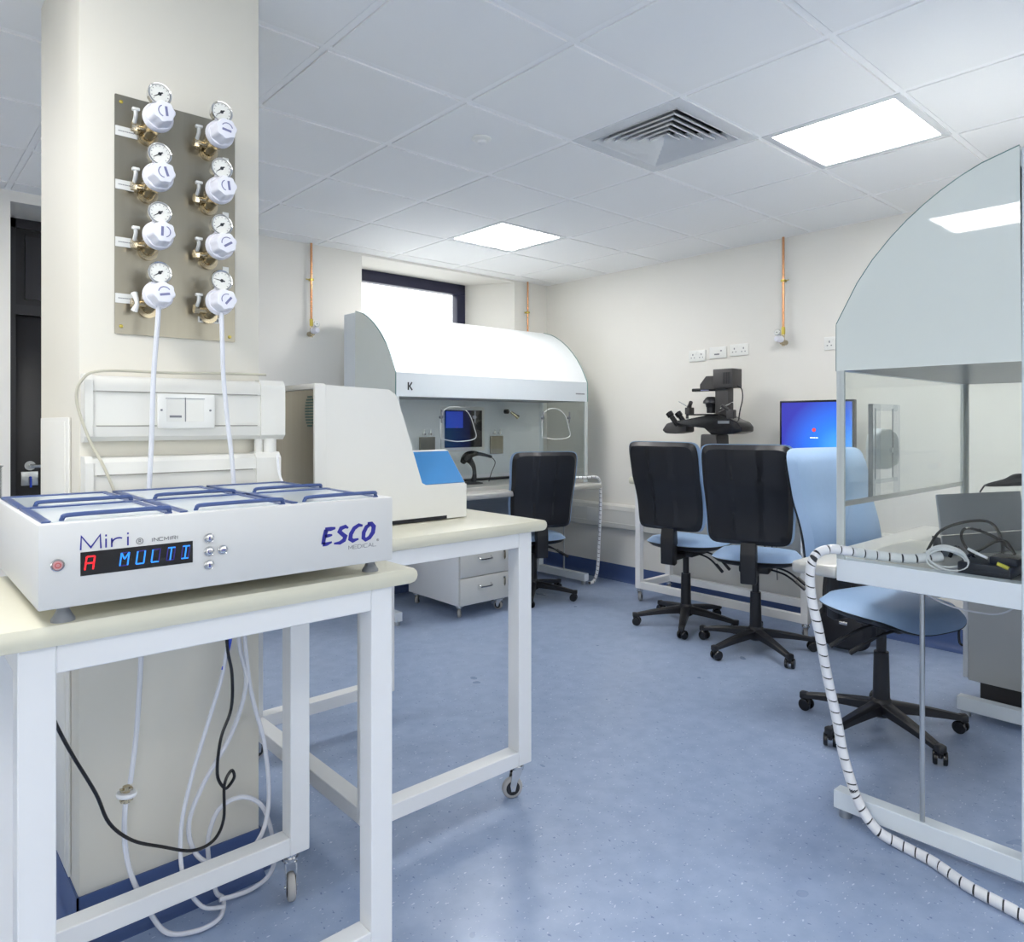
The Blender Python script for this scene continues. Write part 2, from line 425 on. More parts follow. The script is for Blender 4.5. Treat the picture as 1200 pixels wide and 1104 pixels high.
box(b, DX0, DX1, Y1, 5.42, 2.555, H+.3)
box(b, DX1, WX0, Y1, 5.42, 0, H+.3)
box(b, WX0, WX1, Y1, 5.42, 0, WS)                     # below window
box(b, WX0, WX1, Y1, 5.42, H-.02, H+.3)
prism(b, [(WX1, Y1), (X1, Y1), (X1, 5.42), (4.02, 5.42), (4.02, 5.3)], 'z', 0, H+.3)
struct('wall_back', b, 'wall')
b = BM()                                               # window frame + panes
for (x0, x1, z0, z1) in ((WX0, 4.02, 2.50, 2.60), (WX0, 4.02, WS, WS+.06), (WX0, WX0+.06, WS+.06, 2.50), (3.93, 4.02, WS+.06, 2.50)):
    box(b, x0, x1, 5.28, 5.36, z0, z1, .004)
win = struct('window_1', b, 'window_frame')
b = BM(); box(b, WX0+.05, 3.94, 5.315, 5.325, WS+.05, 2.51); obj('pane', b, 'glass', win)
b = BM(); box(b, WX0, 4.02, Y1+.005, 5.28, WS, WS+.02, .004); obj('window_sill', b, 'white', win)
# door in the recess
b = BM()
box(b, DX0, DX0+.07, 5.24, 5.34, 0, 2.555); box(b, DX1-.07, DX1, 5.24, 5.34, 0, 2.555); box(b, DX0, DX1, 5.24, 5.34, 2.50, 2.555)
box(b, DX0+.07, DX1-.07, 5.24, 5.34, 1.98, 2.04)
door = struct('door_1', b, 'door_rail')
b = BM(); box(b, DX0+.07, DX1-.07, 5.27, 5.31, 0.005, 1.98, .003); dl = obj('door_leaf', b, 'door', door)
b = BM(); box(b, DX0+.07, DX1-.07, 5.28, 5.30, 2.04, 2.50); obj('transom_panel', b, 'door', door)
b = BM(); box(b, DX0+.12, DX1-.12, 5.262, 5.28, 2.08, 2.46); obj('transom_bead', b, 'door_rail', door)
b = BM(); cyl(b, (.70, 5.268, 1.07), (.70, 5.258, 1.07), .028); cyl(b, (.70, 5.26, 1.07), (.70, 5.21, 1.07), .009); tube(b, [(.70, 5.21, 1.07), (.74, 5.205, 1.068), (.82, 5.205, 1.066)], .010)
obj('door_handle', b, 'alu', door)
b = BM(); box(b, .655, .74, 5.262, 5.27, .95, 1.035, .002); obj('lock_plate', b, 'alu', door)
b = BM(); cyl(b, (.70, 5.262, 1.0), (.70, 5.235, 1.0), .006); box(b, .694, .706, 5.232, 5.24, .94, .995, .002); obj('key', b, 'bluetag', door)
b = BM(); cyl(b, (.80, 5.268, 1.62), (.80, 5.262, 1.62), .02); obj('escutcheon', b, 'alu', door)
# coved vinyl skirting
def cove(): return [(0, 0), (.045, 0), (.045, .002), (.03, .006), (.018, .013), (.009, .024), (.005, .04), (.005, .13), (0, .13)]
b = BM(); prism(b, [(X1-p, q) for p, q in cove()], 'y', Y0, Y1); struct('baseboard_right', b, 'baseboard')
b = BM(); prism(b, [(Y1-p, q) for p, q in cove()], 'x', DX1, X1); struct('baseboard_back', b, 'baseboard')
b = BM(); prism(b, [(X0+p, q) for p, q in cove()], 'y', Y0, Y1); struct('baseboard_left', b, 'baseboard')

# pillar
PX0, PX1, PY0, PY1 = .382, .843, 2.11, 2.664
b = BM(); box(b, PX0, PX1, PY0, PY1, 0, H+.2, .006); pil = struct('pillar', b, 'pillar')
b = BM()
prism(b, [(PY0-p, q) for p, q in cove()], 'x', PX0-.005, PX1+.005)
prism(b, [(PX0-p, q) for p, q in cove()], 'y', PY0-.005, PY1)
prism(b, [(PX1+p, q) for p, q in cove()], 'y', PY0-.005, PY1)
obj('pillar_skirting', b, 'baseboard', pil)
b = BM(); box(b, PX0-.007, PX0-.001, 2.20, 2.62, .14, 1.345, .002); box(b, PX0-.010, PX0-.006, 2.235, 2.59, .15, 1.335, .001)
tag = obj('cable_trunking', b, 'trunk', label='vertical white boxed trunking up the left side of the pillar', cat='trunking')

# ------------------------------------------------------------------ ceiling things
for n, (lx, ly) in enumerate(LIGHTS):
    names = {0: 'square recessed light panel in ceiling beside the air vent, nearest the glass hood at right',
             1: 'square recessed light panel further back, above the far white hood',
         2: 'square ceiling light panel mirrored in the near hood end panel',
         3: 'added square ceiling light panel, unseen behind the pillar', 4: 'added square ceiling light panel, unseen behind the camera, right side', 5: 'added square ceiling light panel, unseen behind the camera, left side'}
    t = thing('ceiling_light', names.get(n, 'square recessed light panel in the ceiling outside the view'), 'light', (lx+.3, ly+.3, H), group='recessed ceiling light panels' )
    b = BM(); s = .296; q = .262
    for (a0, a1, c0, c1) in ((-s, s, -s, -q), (-s, s, q, s), (-s, -q, -q, q), (q, s, -q, q)): box(b, a0, a1, c0, c1, -.004, .02, .002)
    obj('frame', b, 'vent', t, local=True)
    b = BM(); box(b, -q, q, -q, q, .004, .012); obj('diffuser', b, 'panel_light', t, local=True)
t = thing('ceiling_vent', 'square four-way air diffuser vent with sloping white louvres in the ceiling', 'vent', (VENT[0]+.3, VENT[1]+.3, H))
b = BM(); s = .297; q = .235
for (a0, a1, c0, c1) in ((-s, s, -s, -q), (-s, s, q, s), (-s, -q, -q, q), (q, s, -q, q)): box(b, a0, a1, c0, c1, -.005, .012, .002)
obj('frame', b, 'vent', t, local=True)
b = BM(); box(b, -.25, .25, -.25, .25, .10, .11)
for (a0, a1, c0, c1) in ((-.25, .25, -.25, -.24), (-.25, .25, .24, .25), (-.25, -.24, -.24, .24), (.24, .25, -.24, .24)): box(b, a0, a1, c0, c1, .012, .10)
obj('plenum', b, 'dark', t, local=True)
for k in range(6):
    so = .232-k*.037; si = so-.034; b = BM()
    O = [b.verts.new((p*so, q2*so, -.009)) for p, q2 in ((-1, -1), (1, -1), (1, 1), (-1, 1))]
    I = [b.verts.new((p*si, q2*si, .030)) for p, q2 in ((-1, -1), (1, -1), (1, 1), (-1, 1))]
    O2 = [b.verts.new((p*(so), q2*(so), -.001)) for p, q2 in ((-1, -1), (1, -1), (1, 1), (-1, 1))]
    I2 = [b.verts.new((p*(si), q2*(si), .033)) for p, q2 in ((-1, -1), (1, -1), (1, 1), (-1, 1))]
    for i in range(4):
        j = (i+1) % 4
        for f in ((O[i], O[j], I[j], I[i]), (O2[i], I2[i], I2[j], O2[j]), (O[i], O2[i], O2[j], O[j]), (I[i], I[j], I2[j], I2[i])): b.faces.new(f)
    obj('louvre', b, 'vent', t, local=True)
t = thing('smoke_detector', 'small round white ceiling sensor in a plain tile', 'sensor', (2.02, 2.535, H))
b = BM(); lathe(b, (0, 0, .002), (0, 0, -1), [(0, .045), (.008, .045), (.014, .036), (.016, .030)]); obj('base', b, 'plastic', t, local=True)
b = BM(); lathe(b, (0, 0, -.012), (0, 0, -1), [(0, .022), (.012, .020), (.016, .012), (.017, 0)]); obj('sensor_head', b, 'white', t, local=True)

# ------------------------------------------------------------------ castors and tables
def castor(parent, x, y, ztop, r=.037, rz=0, tyre='tyre'):
    rot = Matrix.Rotation(rz, 4, 'Z'); T = Matrix.Translation((x, y, 0)) @ rot
    def fin(b): bmesh.ops.transform(b, matrix=T, verts=b.verts[:]); return b
    b = BM(); cyl(b, (0, 0, ztop), (0, 0, ztop-.012), .019); cyl(b, (0, 0, ztop-.012), (0, 0, ztop-.02), .024)
    zt = ztop-.02
    for s in (-1, 1):
        prism(b, [(-.018, zt), (.020, zt), (.030, r+.012), (.026, r-.010), (.012, r-.010), (.004, r+.02)], 'y', s*.0145-.0015, s*.0145+.0015)
    box(b, -.018, .022, -.016, .016, zt-.003, zt); cyl(b, (.019, -.018, r), (.019, .018, r), .005)
    c = obj('castor', fin(b), 'chrome', parent)
    b = BM(); lathe(b, (.019, -.011, r), (0, 1, 0), [(0, r*.8), (.002, r*.93), (.006, r), (.016, r), (.020, r*.93), (.022, r*.8)], 28); obj('wheel', fin(b), tyre, c)
    b = BM(); cyl(b, (.019, -.0125, r), (.019, .0125, r), r*.66, seg=24); obj('wheel_hub', fin(b), 'black', c)
    return c
def table(name, label, X, Y, ztop, overx, overy, lw, rails, strs, castors, thick=.036, legbot=.125, railh=.052, top='cream', drop=0.):
    t = thing(name, label, 'table', ((X[0]+X[1])/2, (Y[0]+Y[1])/2, 0))
    b = BM(); z0 = ztop-thick
    pts = rrect(X[0]-overx, X[1]+overx, Y[0]-overy[0], Y[1]+overy[1], .004, 2)
    prof = [(0, 0), (.006, .010)]  # rounded nosing
    rings = []
    for k in range(7):
        a = -PI/2+PI*k/6; off = .016*(1-math.cos(a)); z = (z0+ztop)/2+thick/2*math.sin(a)
        rings.append([b.verts.new((x, y, z)) for x, y in rrect(X[0]-overx+off, X[1]+overx-off, Y[0]-overy[0]+off*.12, Y[1]+overy[1]-off*.12, .006, 2)])
    for A, B2 in zip(rings, rings[1:]):
        n = len(A)
        for i in range(n): b.faces.new((A[i], A[(i+1) % n], B2[(i+1) % n], B2[i]))
    b.faces.new(rings[0][::-1]); b.faces.new(rings[-1])
    obj('worktop', b, top, t)
    lx = [(X[0], X[0]+lw), (X[1]-lw, X[1])]; ly = [(Y[0], Y[0]+lw), (Y[1]-lw, Y[1])]
    for i in (0, 1):
        for j in (0, 1):
            b = BM(); box(b, *lx[i], *ly[j], legbot-(drop if j == 0 else 0), z0-.001, .002, 1); obj('leg', b, 'white', t)
    def bar(side, za, zb, nm):
        b = BM()
        if side == 'front': box(b, X[0]+lw, X[1]-lw, Y[0]+.001, Y[0]+lw-.001, za, zb, .002, 1)
        if side == 'rear': box(b, X[0]+lw, X[1]-lw, Y[1]-lw+.001, Y[1]-.001, za, zb, .002, 1)
        if side == 'left': box(b, X[0]+.001, X[0]+lw-.001, Y[0]+lw, Y[1]-lw, za, zb, .002, 1)
        if side == 'right': box(b, X[1]-lw+.001, X[1]-.001, Y[0]+lw, Y[1]-lw, za, zb, .002, 1)
        obj(nm, b, 'white', t)
    for s in rails: bar(s, z0-railh, z0-.001, 'rail')
    for s in strs: q = drop if s == 'front' else 0; bar(s, legbot-q, legbot+.05-q, 'stretcher')
    for (cx, cy, rz) in castors: q = drop if cy < (Y[0]+Y[1])/2 else 0; castor(t, cx, cy, legbot-q, r=.037-q*.25, rz=rz)
    return t
T1 = table('mobile_bench', 'cream-topped white mobile bench under the wide white incubator, nearest the camera', (.179, .91), (1.48, 1.975), .98, .065, (.014, .045), .056,
           ('front', 'rear', 'left', 'right'), ('front', 'rear'), [(.207, 1.51, .5), (.88, 1.51, 2.2), (.207, 1.945, .4), (.865, 1.945, -1.9)], drop=.03)
T2 = table('mobile_bench', 'cream-topped white mobile bench under the cream cabinet with a blue touch panel', (1.07, 1.727), (1.88, 2.85), .98, .068, (.012, .045), .06,
           ('front', 'rear', 'left', 'right'), ('front', 'rear', 'left'), [(1.10, 1.92, -.6), (1.69, 1.915, 2.7), (1.10, 2.82, .3), (1.69, 2.82, 1.)])
T2['label'] = 'cream-topped white mobile bench under the cream cabinet with a blue touch panel'

# desk by the right wall
DK = table('microscope_bench', 'white framed bench with cream top along the right wall, under the microscope', (4.19, 4.60), (2.08, 3.42), .925, .03, (.04, .04), .045,
           ('front', 'rear', 'left', 'right'), ('left', 'right', 'rear'), [(4.215, 2.105, .7), (4.215, 3.395, .4), (4.575, 2.105, .5), (4.575, 3.395, 1.)], thick=.05, railh=.05, legbot=.10)

# ------------------------------------------------------------------ wide incubator on the first bench
IX0, IX1, IY0, IY1, IZ0, IZ1 = .204, .896, 1.455, 2.035, 1.01, 1.157
inc = thing('benchtop_incubator', 'wide low white six-chamber incubator with red and blue display on the front bench', 'incubator', ((IX0+IX1)/2, (IY0+IY1)/2, .98))
b = BM(); box(b, IX0, IX1, IY0, IY1, IZ0, IZ1, .004, 2); obj('shell', b, 'device', inc)
for (x, y) in ((.247, 1.495), (.866, 1.507), (.247, 1.95), (.866, 1.95)):
    b = BM(); lathe(b, (x, y, .98), (0, 0, 1), [(0, .019), (.004, .019), (.012, .014), (.020, .010), (.031, .010)]); obj('foot', b, 'grey_plastic', inc)
lw = (IX1-IX0-.022)/3
for i in range(3):
    for j in range(2):
        xa = IX0+.008+i*lw; xb = xa+lw-.014; ya = IY0+.02+j*.278; yb = ya+.255
        z = IZ1
        b = BM()
        prism(b, [(ya, z), (yb, z), (yb, z+.0035), (ya, z+.0015)], 'x', xa+.012, xb-.012)
        lid = obj('chamber_lid', b, 'lidglass', inc)
        b = BM()
        prism(b, [(ya, z), (yb, z), (yb, z+.005), (ya, z+.003)], 'x', xa, xa+.014)
        prism(b, [(ya, z), (yb, z), (yb, z+.005), (ya, z+.003)], 'x', xb-.014, xb)
        box(b, xa, xb, yb-.022, yb, z, z+.0055, .001, 1)
        obj('lid_frame', b, 'navy', lid)
        b = BM(); tube(b, [(xa+.030, ya+.006, z), (xa+.032, ya+.004, z+.007), (xa+.040, ya+.003, z+.011), ((xa+xb)/2, ya+.003, z+.0115), (xb-.014, ya+.003, z+.011), (xb-.005, ya+.004, z+.007), (xb-.003, ya+.006, z)], .0042, 8, 6)
        obj('lid_handle', b, 'navy', lid)
fy = IY0
F = lambda u, v, t: (u, fy-t, v)
def Fo(o): return lambda u, v, t: (u, fy-o-t, v)
dx0, dx1, dz0, dz1 = .266, .452, 1.062, 1.1035
b = BM(); box(b, dx0, dx1, fy-.0012, fy+.002, dz0, dz1, .0003, 1); disp = obj('display', b, 'blackgloss', inc)
SEG = {'A': 'abcefg1g2', 'M': 'bcefhj', 'U': 'bcdef', 'L': 'def', 'T': 'ail', 'I': 'adil'}
def segs(ch, x, zc, wd, ht, sl):
    P = lambda u, v: (x+u*wd+v*sl, zc+v*ht)
    S = {'a': ((0, 1), (1, 1)), 'b': ((1, 1), (1, .5)), 'c': ((1, .5), (1, 0)), 'd': ((0, 0), (1, 0)), 'e': ((0, 0), (0, .5)), 'f': ((0, .5), (0, 1)),
         'g1': ((0, .5), (.5, .5)), 'g2': ((.5, .5), (1, .5)), 'h': ((0, 1), (.5, .5)), 'j': ((1, 1), (.5, .5)), 'i': ((.5, 1), (.5, .5)), 'l': ((.5, .5), (.5, 0))}
    return {k: [P(*a), P(*c)] for k, (a, c) in S.items()}
MAP = {'A': ['a', 'b', 'c', 'e', 'f', 'g1', 'g2'], 'M': ['b', 'c', 'e', 'f', 'h', 'j'], 'U': ['b', 'c', 'd', 'e', 'f'], 'L': ['d', 'e', 'f'], 'T': ['a', 'i', 'l'], 'I': ['a', 'd', 'i', 'l']}
red, blu, dim = BM(), BM(), BM()
for ch, x, tgt in (('A', .2725, 'r'), ('M', .327, 'b'), ('U', .3535, 'b'), ('L', .379, 'b'), ('T', .405, 'b'), ('I', .431, 'b')):
    S = segs(ch, x, dz0+.010, .0125, .023, .003)
    for k, sgm in S.items():
        lit = k in MAP[ch]
        if lit: stroke(red if tgt == 'r' else blu, sgm, .0024, Fo(.0014))
        elif tgt == 'b' and k in 'abcdef': stroke(dim, sgm, .0020, Fo(.0013), .0003)
obj('red_letter', red, 'red_led', disp, label='red letter A'); obj('blue_letters', blu, 'blue_led', disp, label='blue letters MULTI'); obj('unlit_segments', dim, 'dim_led', disp)
# printed words
b = BM(); u, v, h = .2665, 1.1075, .024
stroke(b, [(u, v), (u+.001, v+h), (u+.0155, v+.003), (u+.030, v+h), (u+.031, v)], .0026, F)
stroke(b, [(u+.039, v), (u+.039, v+.016)], .0026, F); stroke(b, [(u+.039, v+.020), (u+.039, v+.0235)], .0026, F)
stroke(b, [(u+.048, v), (u+.048, v+.016)], .0026, F); stroke(b, arc(u+.059, v+.006, .011, .0095, 175, 60, 6), .0026, F)
stroke(b, [(u+.074, v), (u+.074, v+.016)], .0026, F); stroke(b, [(u+.074, v+.020), (u+.074, v+.0235)], .0026, F)
obj('brand_print', b, 'print_blue', inc)
b = BM(); stroke(b, arc(.360, 1.113, .0055, .0055, 0, 360, 18), .0009, F); stroke(b, [(.3585, 1.1105), (.3585, 1.1155), (.3612, 1.1155), (.3617, 1.114), (.361, 1.1128), (.3585, 1.1128)], .0008, F); stroke(b, [(.360, 1.1128), (.362, 1.1105)], .0008, F)
word(b, 'INCMIRI', .380, 1.110, .0068, .0062, .0022, .0009, F)
obj('model_print', b, 'print_black', inc)
b = BM(); u, v, h = .716, 1.0635, .036; k = .007
def bs(pts, wd): stroke(b, [(u+p+q*.25, v+q) for p, q in pts], [x*1.22 for x in wd], F)
bs([(.004, .033), (.003, .018), (.004, .002)], [.0085, .0075, .007]); bs([(.001, .034), (.014, .034), (.025, .035)], [.007, .0075, .004]); bs([(.004, .019), (.013, .020), (.021, .0205)], [.006, .006, .003]); bs([(.003, .002), (.013, .002), (.024, .005)], [.007, .0065, .003])
u = .749
bs([(.024, .032), (.016, .036), (.006, .033), (.004, .026), (.012, .020), (.021, .014), (.020, .006), (.011, .001), (-.003, .001)], [.003, .0065, .0075, .0075, .0075, .008, .0075, .0065, .003])
u = .782
bs([(.026, .034), (.016, .036), (.006, .030), (.001, .018), (.002, .007), (.010, .002), (.023, .005)], [.004, .0065, .0075, .008, .008, .007, .003])
u = .816
bs([(.010, .034), (.003, .030), (-.001, .018), (.001, .006), (.008, .001), (.017, .005), (.023, .016), (.022, .029), (.014, .036), (.004, .037)], [.006, .0075, .008, .0075, .0065, .0075, .0085, .0085, .008, .006])
obj('logo_print', b, 'print_blue', inc)
b = BM(); word(b, 'MEDICAL', .782, 1.0475, .0088, .0078, .0024, .0010, F)
stroke(b, arc(.8555, 1.061, .0028, .0028, 0, 360, 12), .0006, F); stroke(b, [(.8547, 1.0595), (.8547, 1.0625), (.8562, 1.062), (.8547, 1.061), (.8562, 1.0595)], .0005, F)
obj('subtitle_print', b, 'print_grey', inc)
for (x, z, k) in ((.482, 1.1055, 0), (.482, 1.0795, 1), (.482, 1.0535, 2), (.508, 1.0795, 3)):
    b = BM(); lathe(b, (x, fy, z), (0, -1, 0), [(0, .0095), (.003, .0095), (.004, .0085), (.0035, .0075), (.003, .0070), (.0045, .0065), (.005, .004), (.005, 0)], 24)
    bt = obj('push_button', b, 'chrome', inc)
    b = BM(); f2 = Fo(.0051)
    if k == 0: stroke(b, [(x, z-.003), (x, z+.004)], .002, f2)
    elif k == 2: stroke(b, [(x, z-.004), (x, z+.003)], .002, f2)
    elif k == 3: stroke(b, [(x-.004, z), (x+.004, z)], .002, f2)
    else: stroke(b, arc(x, z, .003, .003, 30, 300, 8), .0012, f2)
    obj('button_symbol', b, 'print_blue', bt)
b = BM(); lathe(b, (.232, fy, 1.086), (0, -1, 0), [(0, .0105), (.003, .0105), (.004, .009), (.003, .008)], 24); pw = obj('power_button', b, 'chrome', inc)
b = BM(); lathe(b, (.232, fy-.0028, 1.086), (0, -1, 0), [(0, .0075), (.002, .0070), (.0025, 0)], 24); obj('button_cap', b, mat('pink_cap', rgb(206, 150, 150), .4), pw)
b = BM(); stroke(b, arc(.232, 1.086, .004, .004, 0, 360, 14), .0012, Fo(.0054)); obj('button_symbol', b, mat('red_ring', rgb(190, 70, 70), .4), pw)

# ------------------------------------------------------------------ cream cabinet with blue panel on the second bench
CY0, CY1 = 2.12, 2.62
cab = thing('cell_imaging_incubator', 'tall cream cabinet with slanted right edge and blue touch panel on the second bench', 'incubator', (1.32, 2.37, .98))
b = BM(); prism(b, [(1.035, .984), (1.62, .984), (1.62, 1.105), (1.445, 1.108), (1.424, 1.118), (1.330, 1.40), (1.315, 1.428), (1.290, 1.443), (1.035, 1.452)], 'y', CY0, CY1-.02)
body = obj('body', b, 'creamshell', cab)
b = BM(); box(b, 1.030, 1.036, CY0+.012, CY1, .99, 1.436, .001, 1); obj('side_panel', b, 'steel', cab, label='brushed steel left side panel')
b = BM(); box(b, 1.021, 1.06, CY0-.002, CY0+.012, .984, 1.452, .004); box(b, 1.021, 1.06, CY0, CY1, 1.436, 1.456, .006); obj('edge_frame', b, 'creamshell', cab)
b = BM()
for r in range(11):
    z = 1.318+r*.0092; hw = .030*math.sqrt(max(0, 1-((r-5)/5.6)**2))
    for s in (-1, 1): box(b, 1.026, 1.031, 2.168+(s*hw if s < 0 else .002), 2.168+(s*hw if s > 0 else -.002), z, z+.006)
obj('vent_grille', b, 'green', cab, label='green rounded vent grille')
b = BM()  # console, sloped face tilted back
prism(b, [(CY0+.004, 1.105), (CY0+.115, 1.225), (CY0+.135, 1.228), (CY0+.16, 1.105)], 'x', 1.30, 1.618); obj('console', b, 'creamshell', cab)
b = BM(); dv = Vector((0, .111, .120)).normalized(); nv = Vector((0, -dv.z, dv.y))
pc = [Vector((1.33, CY0+.004, 1.105)), Vector((1.614, CY0+.004, 1.105))]
A = []; 
for x, s in ((1.33, .006), (1.614, .006), (1.614, .158), (1.33, .158)):
    A.append(Vector((x, CY0+.004, 1.105))+dv*s+nv*.0005)
VA = [b.verts.new(p) for p in A]; VB = [b.verts.new(p+nv*.003) for p in A]
for i in range(4): b.faces.new((VA[i], VA[(i+1) % 4], VB[(i+1) % 4], VB[i]))
b.faces.new(VA[::-1]); b.faces.new(VB); obj('touch_panel', b, 'screen_blue', cab, label='plain blue sloping touch panel')
b = BM(); box(b, 1.10, 1.53, CY0-.0015, CY0+.01, .9835, .9955); obj('base_slot', b, 'dark', cab)
b = BM()
for x, y in ((1.08, 2.16), (1.57, 2.16), (1.08, 2.56), (1.57, 2.56)): cyl(b, (x, y, .98), (x, y, .986), .02)
obj('feet', b, 'black', cab)

# ------------------------------------------------------------------ gas panel on the pillar
gp = thing('regulator_board', 'brushed steel backing plate screwed high on the pillar behind eight regulators', 'panel', (.615, PY0-.002, 1.87))
b = BM(); prism(b, rrect(.462, .770, 1.563, 2.188, .002, 1), 'y', PY0-.004, PY0-.0005); plate = obj('backing_plate', b, 'steel', gp)
for x, z in ((.477, 2.170), (.755, 2.170), (.477, 1.583), (.755, 1.577)):
    b = BM(); lathe(b, (x, PY0-.004, z), (0, -1, 0), [(0, .005), (.002, .0045), (.003, .002)], 12); obj('screw', b, 'brass', gp)
for z in (2.093, 1.953, 1.803, 1.656):
    b = BM(); box(b, .463, .516, PY0-.006, PY0-.004, z-.0125, z+.0125, .0005, 1); p = obj('label_plate', b, 'plastic', gp)
    b = BM()
    for q in range(11): box(b, .470+q*.0035, .4725+q*.0035, PY0-.0064, PY0-.006, z-.001, z+.0014)
    obj('label_print', b, 'print_grey', p)
b = BM(); box(b, .668, .729, PY0-.006, PY0-.004, 1.612, 1.628, .0005, 1); p = obj('label_plate', b, 'plastic', gp)
b = BM()
for q in range(9): box(b, .672+q*.0058, .6765+q*.0058, PY0-.0064, PY0-.006, 1.616, 1.624)
obj('label_print', b, 'print_grey', p)

def regulator(label, kx, kz, rot, flip, needle, group=True):
    """x,z of knob axis; parts built around the pillar face"""
    t = thing('gas_regulator', label, 'regulator', (kx, PY0-.004, kz), group='gas regulators on the pillar panel')
    yb = PY0-.004
    b = BM()
    cyl(b, (kx-.004, yb, kz-.028), (kx-.004, yb-.012, kz-.028), .024); cyl(b, (kx-.004, yb-.012, kz-.026), (kx-.002, yb-.045, kz-.016), .015)
    lathe(b, (kx-.001, yb-.028, kz-.004), (0, -1, 0), [(0, .014), (.006, .026), (.030, .027), (.042, .030), (.048, .030)], 24)
    obj('valve_body', b, 'nickel', t)
    b = BM()  # side valve
    cyl(b, (kx-.004, yb-.03, kz-.018), (kx-.038, yb-.03, kz-.018), .009); cyl(b, (kx-.038, yb-.03, kz-.018), (kx-.050, yb-.03, kz-.018), .013, seg=6)
    cyl(b, (kx-.030, yb, kz-.020), (kx-.030, yb-.03, kz-.018), .008)
    obj('side_valve', b, 'nickel', t)
    b = BM()
    if flip: tube(b, [(kx-.044, yb-.038, kz-.040), (kx-.040, yb-.046, kz-.020), (kx-.044, yb-.038, kz+.006)], lambda s: .005+.004*abs(2*s-1), 8)
    else: tube(b, [(kx-.044, yb-.032, kz-.014), (kx-.044, yb-.052, kz+.004), (kx-.046, yb-.056, kz+.018)], .005, 8); box(b, kx-.054, kx-.036, yb-.062, yb-.050, kz+.014, kz+.022, .002)
    obj('valve_handle', b, 'plastic', t)
    b = BM(); lathe(b, (kx, yb-.076, kz), (0, -1, 0), [(0, .033), (.004, .0365), (.014, .0365), (.018, .0345), (.022, .0335)], 32)
    nl = 7
    body_r = lambda a: .0280+.0017*math.cos(nl*a)
    base = Vector((kx, yb-.098, kz)); rings = []
    for tt, sc in ((0, 1.08), (.010, 1.04), (.036, .96), (.042, .90), (.043, .80)):
        rings.append([b.verts.new((kx+math.cos(a)*body_r(a+rot)*sc, yb-.098-tt, kz+math.sin(a)*body_r(a+rot)*sc)) for a in [2*PI*i/36 for i in range(36)]])
    for A2, B2 in zip(rings, rings[1:]):
        for i in range(36): b.faces.new((A2[i], A2[(i+1) % 36], B2[(i+1) % 36], B2[i]))
    b.faces.new(rings[0]); b.faces.new(rings[-1][::-1])
    kn = obj('knob', b, 'knob', t)
    b = BM(); c, s = math.cos(rot), math.sin(rot); R2 = lambda p, q: (kx+p*c-q*s, kz+p*s+q*c); f3 = lambda u, v, th: (u, yb-.1411-th, v)
    stroke(b, [R2(-.012, -.005), R2(.012, -.005)], .006, f3); stroke(b, [R2(*p) for p in arc(0, 0, .014, .014, 20, 160, 8)], .0022, f3)
    obj('knob_print', b, mat('knob_print', rgb(120, 122, 160), .5) if 'kp' not in M else M['kp'], kn)
    # gauge above
    gz = kz+.055; gy_ = yb-.104
    b = BM(); cyl(b, (kx-.001, yb-.060, kz+.02), (kx-.001, gy_+.012, gz-.016), .005); cyl(b, (kx-.001, gy_+.02, gz-.026), (kx-.001, gy_+.02, gz), .006)
    lathe(b, (kx-.001, gy_+.028, gz), (0, -1, 0), [(0, .018), (.006, .026), (.024, .0280), (.028, .0290), (.031, .0280), (.030, .0250), (.027, .0245)], 32)
    ga = obj('pressure_gauge', b, 'chrome', t)
    b = BM(); cyl(b, (kx-.001, gy_+.003, gz), (kx-.001, gy_-.0005, gz), .0238, seg=32); obj('dial', b, 'dial', ga)
    b = BM(); f4 = lambda u, v, th: (u, gy_-.0006-th, v); c, s = math.cos(needle), math.sin(needle); gx_ = kx-.001
    stroke(b, [(gx_-.018*c, gz-.018*s), (gx_, gz), (gx_+.008*c, gz+.008*s)], [.0012, .003, .004], f4, .0008)
    stroke(b, arc(gx_, gz, .003, .003, 0, 360, 10), .003, f4)
    for k in range(11):
        a = math.radians(225-27*k); stroke(b, [(gx_+.0185*math.cos(a), gz+.0185*math.sin(a)), (gx_+.0215*math.cos(a), gz+.0215*math.sin(a))], .001, f4)
    obj('needle', b, 'print_black', ga)
    return t
M['kp'] = mat('knob_print', rgb(120, 122, 160), .5)
rows = ['topmost', 'second from the top', 'third from the top', 'bottom']
kz_l = [2.120, 1.966, 1.815, 1.661]; kz_r = [2.119, 1.966, 1.813, 1.661]
rots_l = [1.7, 1.9, -1.6, .2]; rots_r = [-.15, 1.7, .6, .9]
for i in range(4):
    ex = [' with its handle level', '', '', ', a milky hose hanging from it']
    regulator('%s regulator in left column of the pillar panel%s' % (rows[i], ex[3] if i == 3 else ''), .543, kz_l[i], rots_l[i], i == 3, .6)
for i in range(4):
    regulator('%s regulator in right column of the pillar panel%s' % (rows[i], ex[3] if i == 3 else ''), .698, kz_r[i], rots_r[i], False, .65 if i < 3 else -.15)
for i in range(4):
    b = BM(); box(b, .720, .736, 2.06, 2.063, kz_r[i]-.062, kz_r[i]-.046); 
    if i == 3: b.free(); continue
    obj('hanging_tag', b, 'plastic', label='small white tag hanging under %s right column regulator' % rows[i], cat='tag', group='tags under the right column regulators')

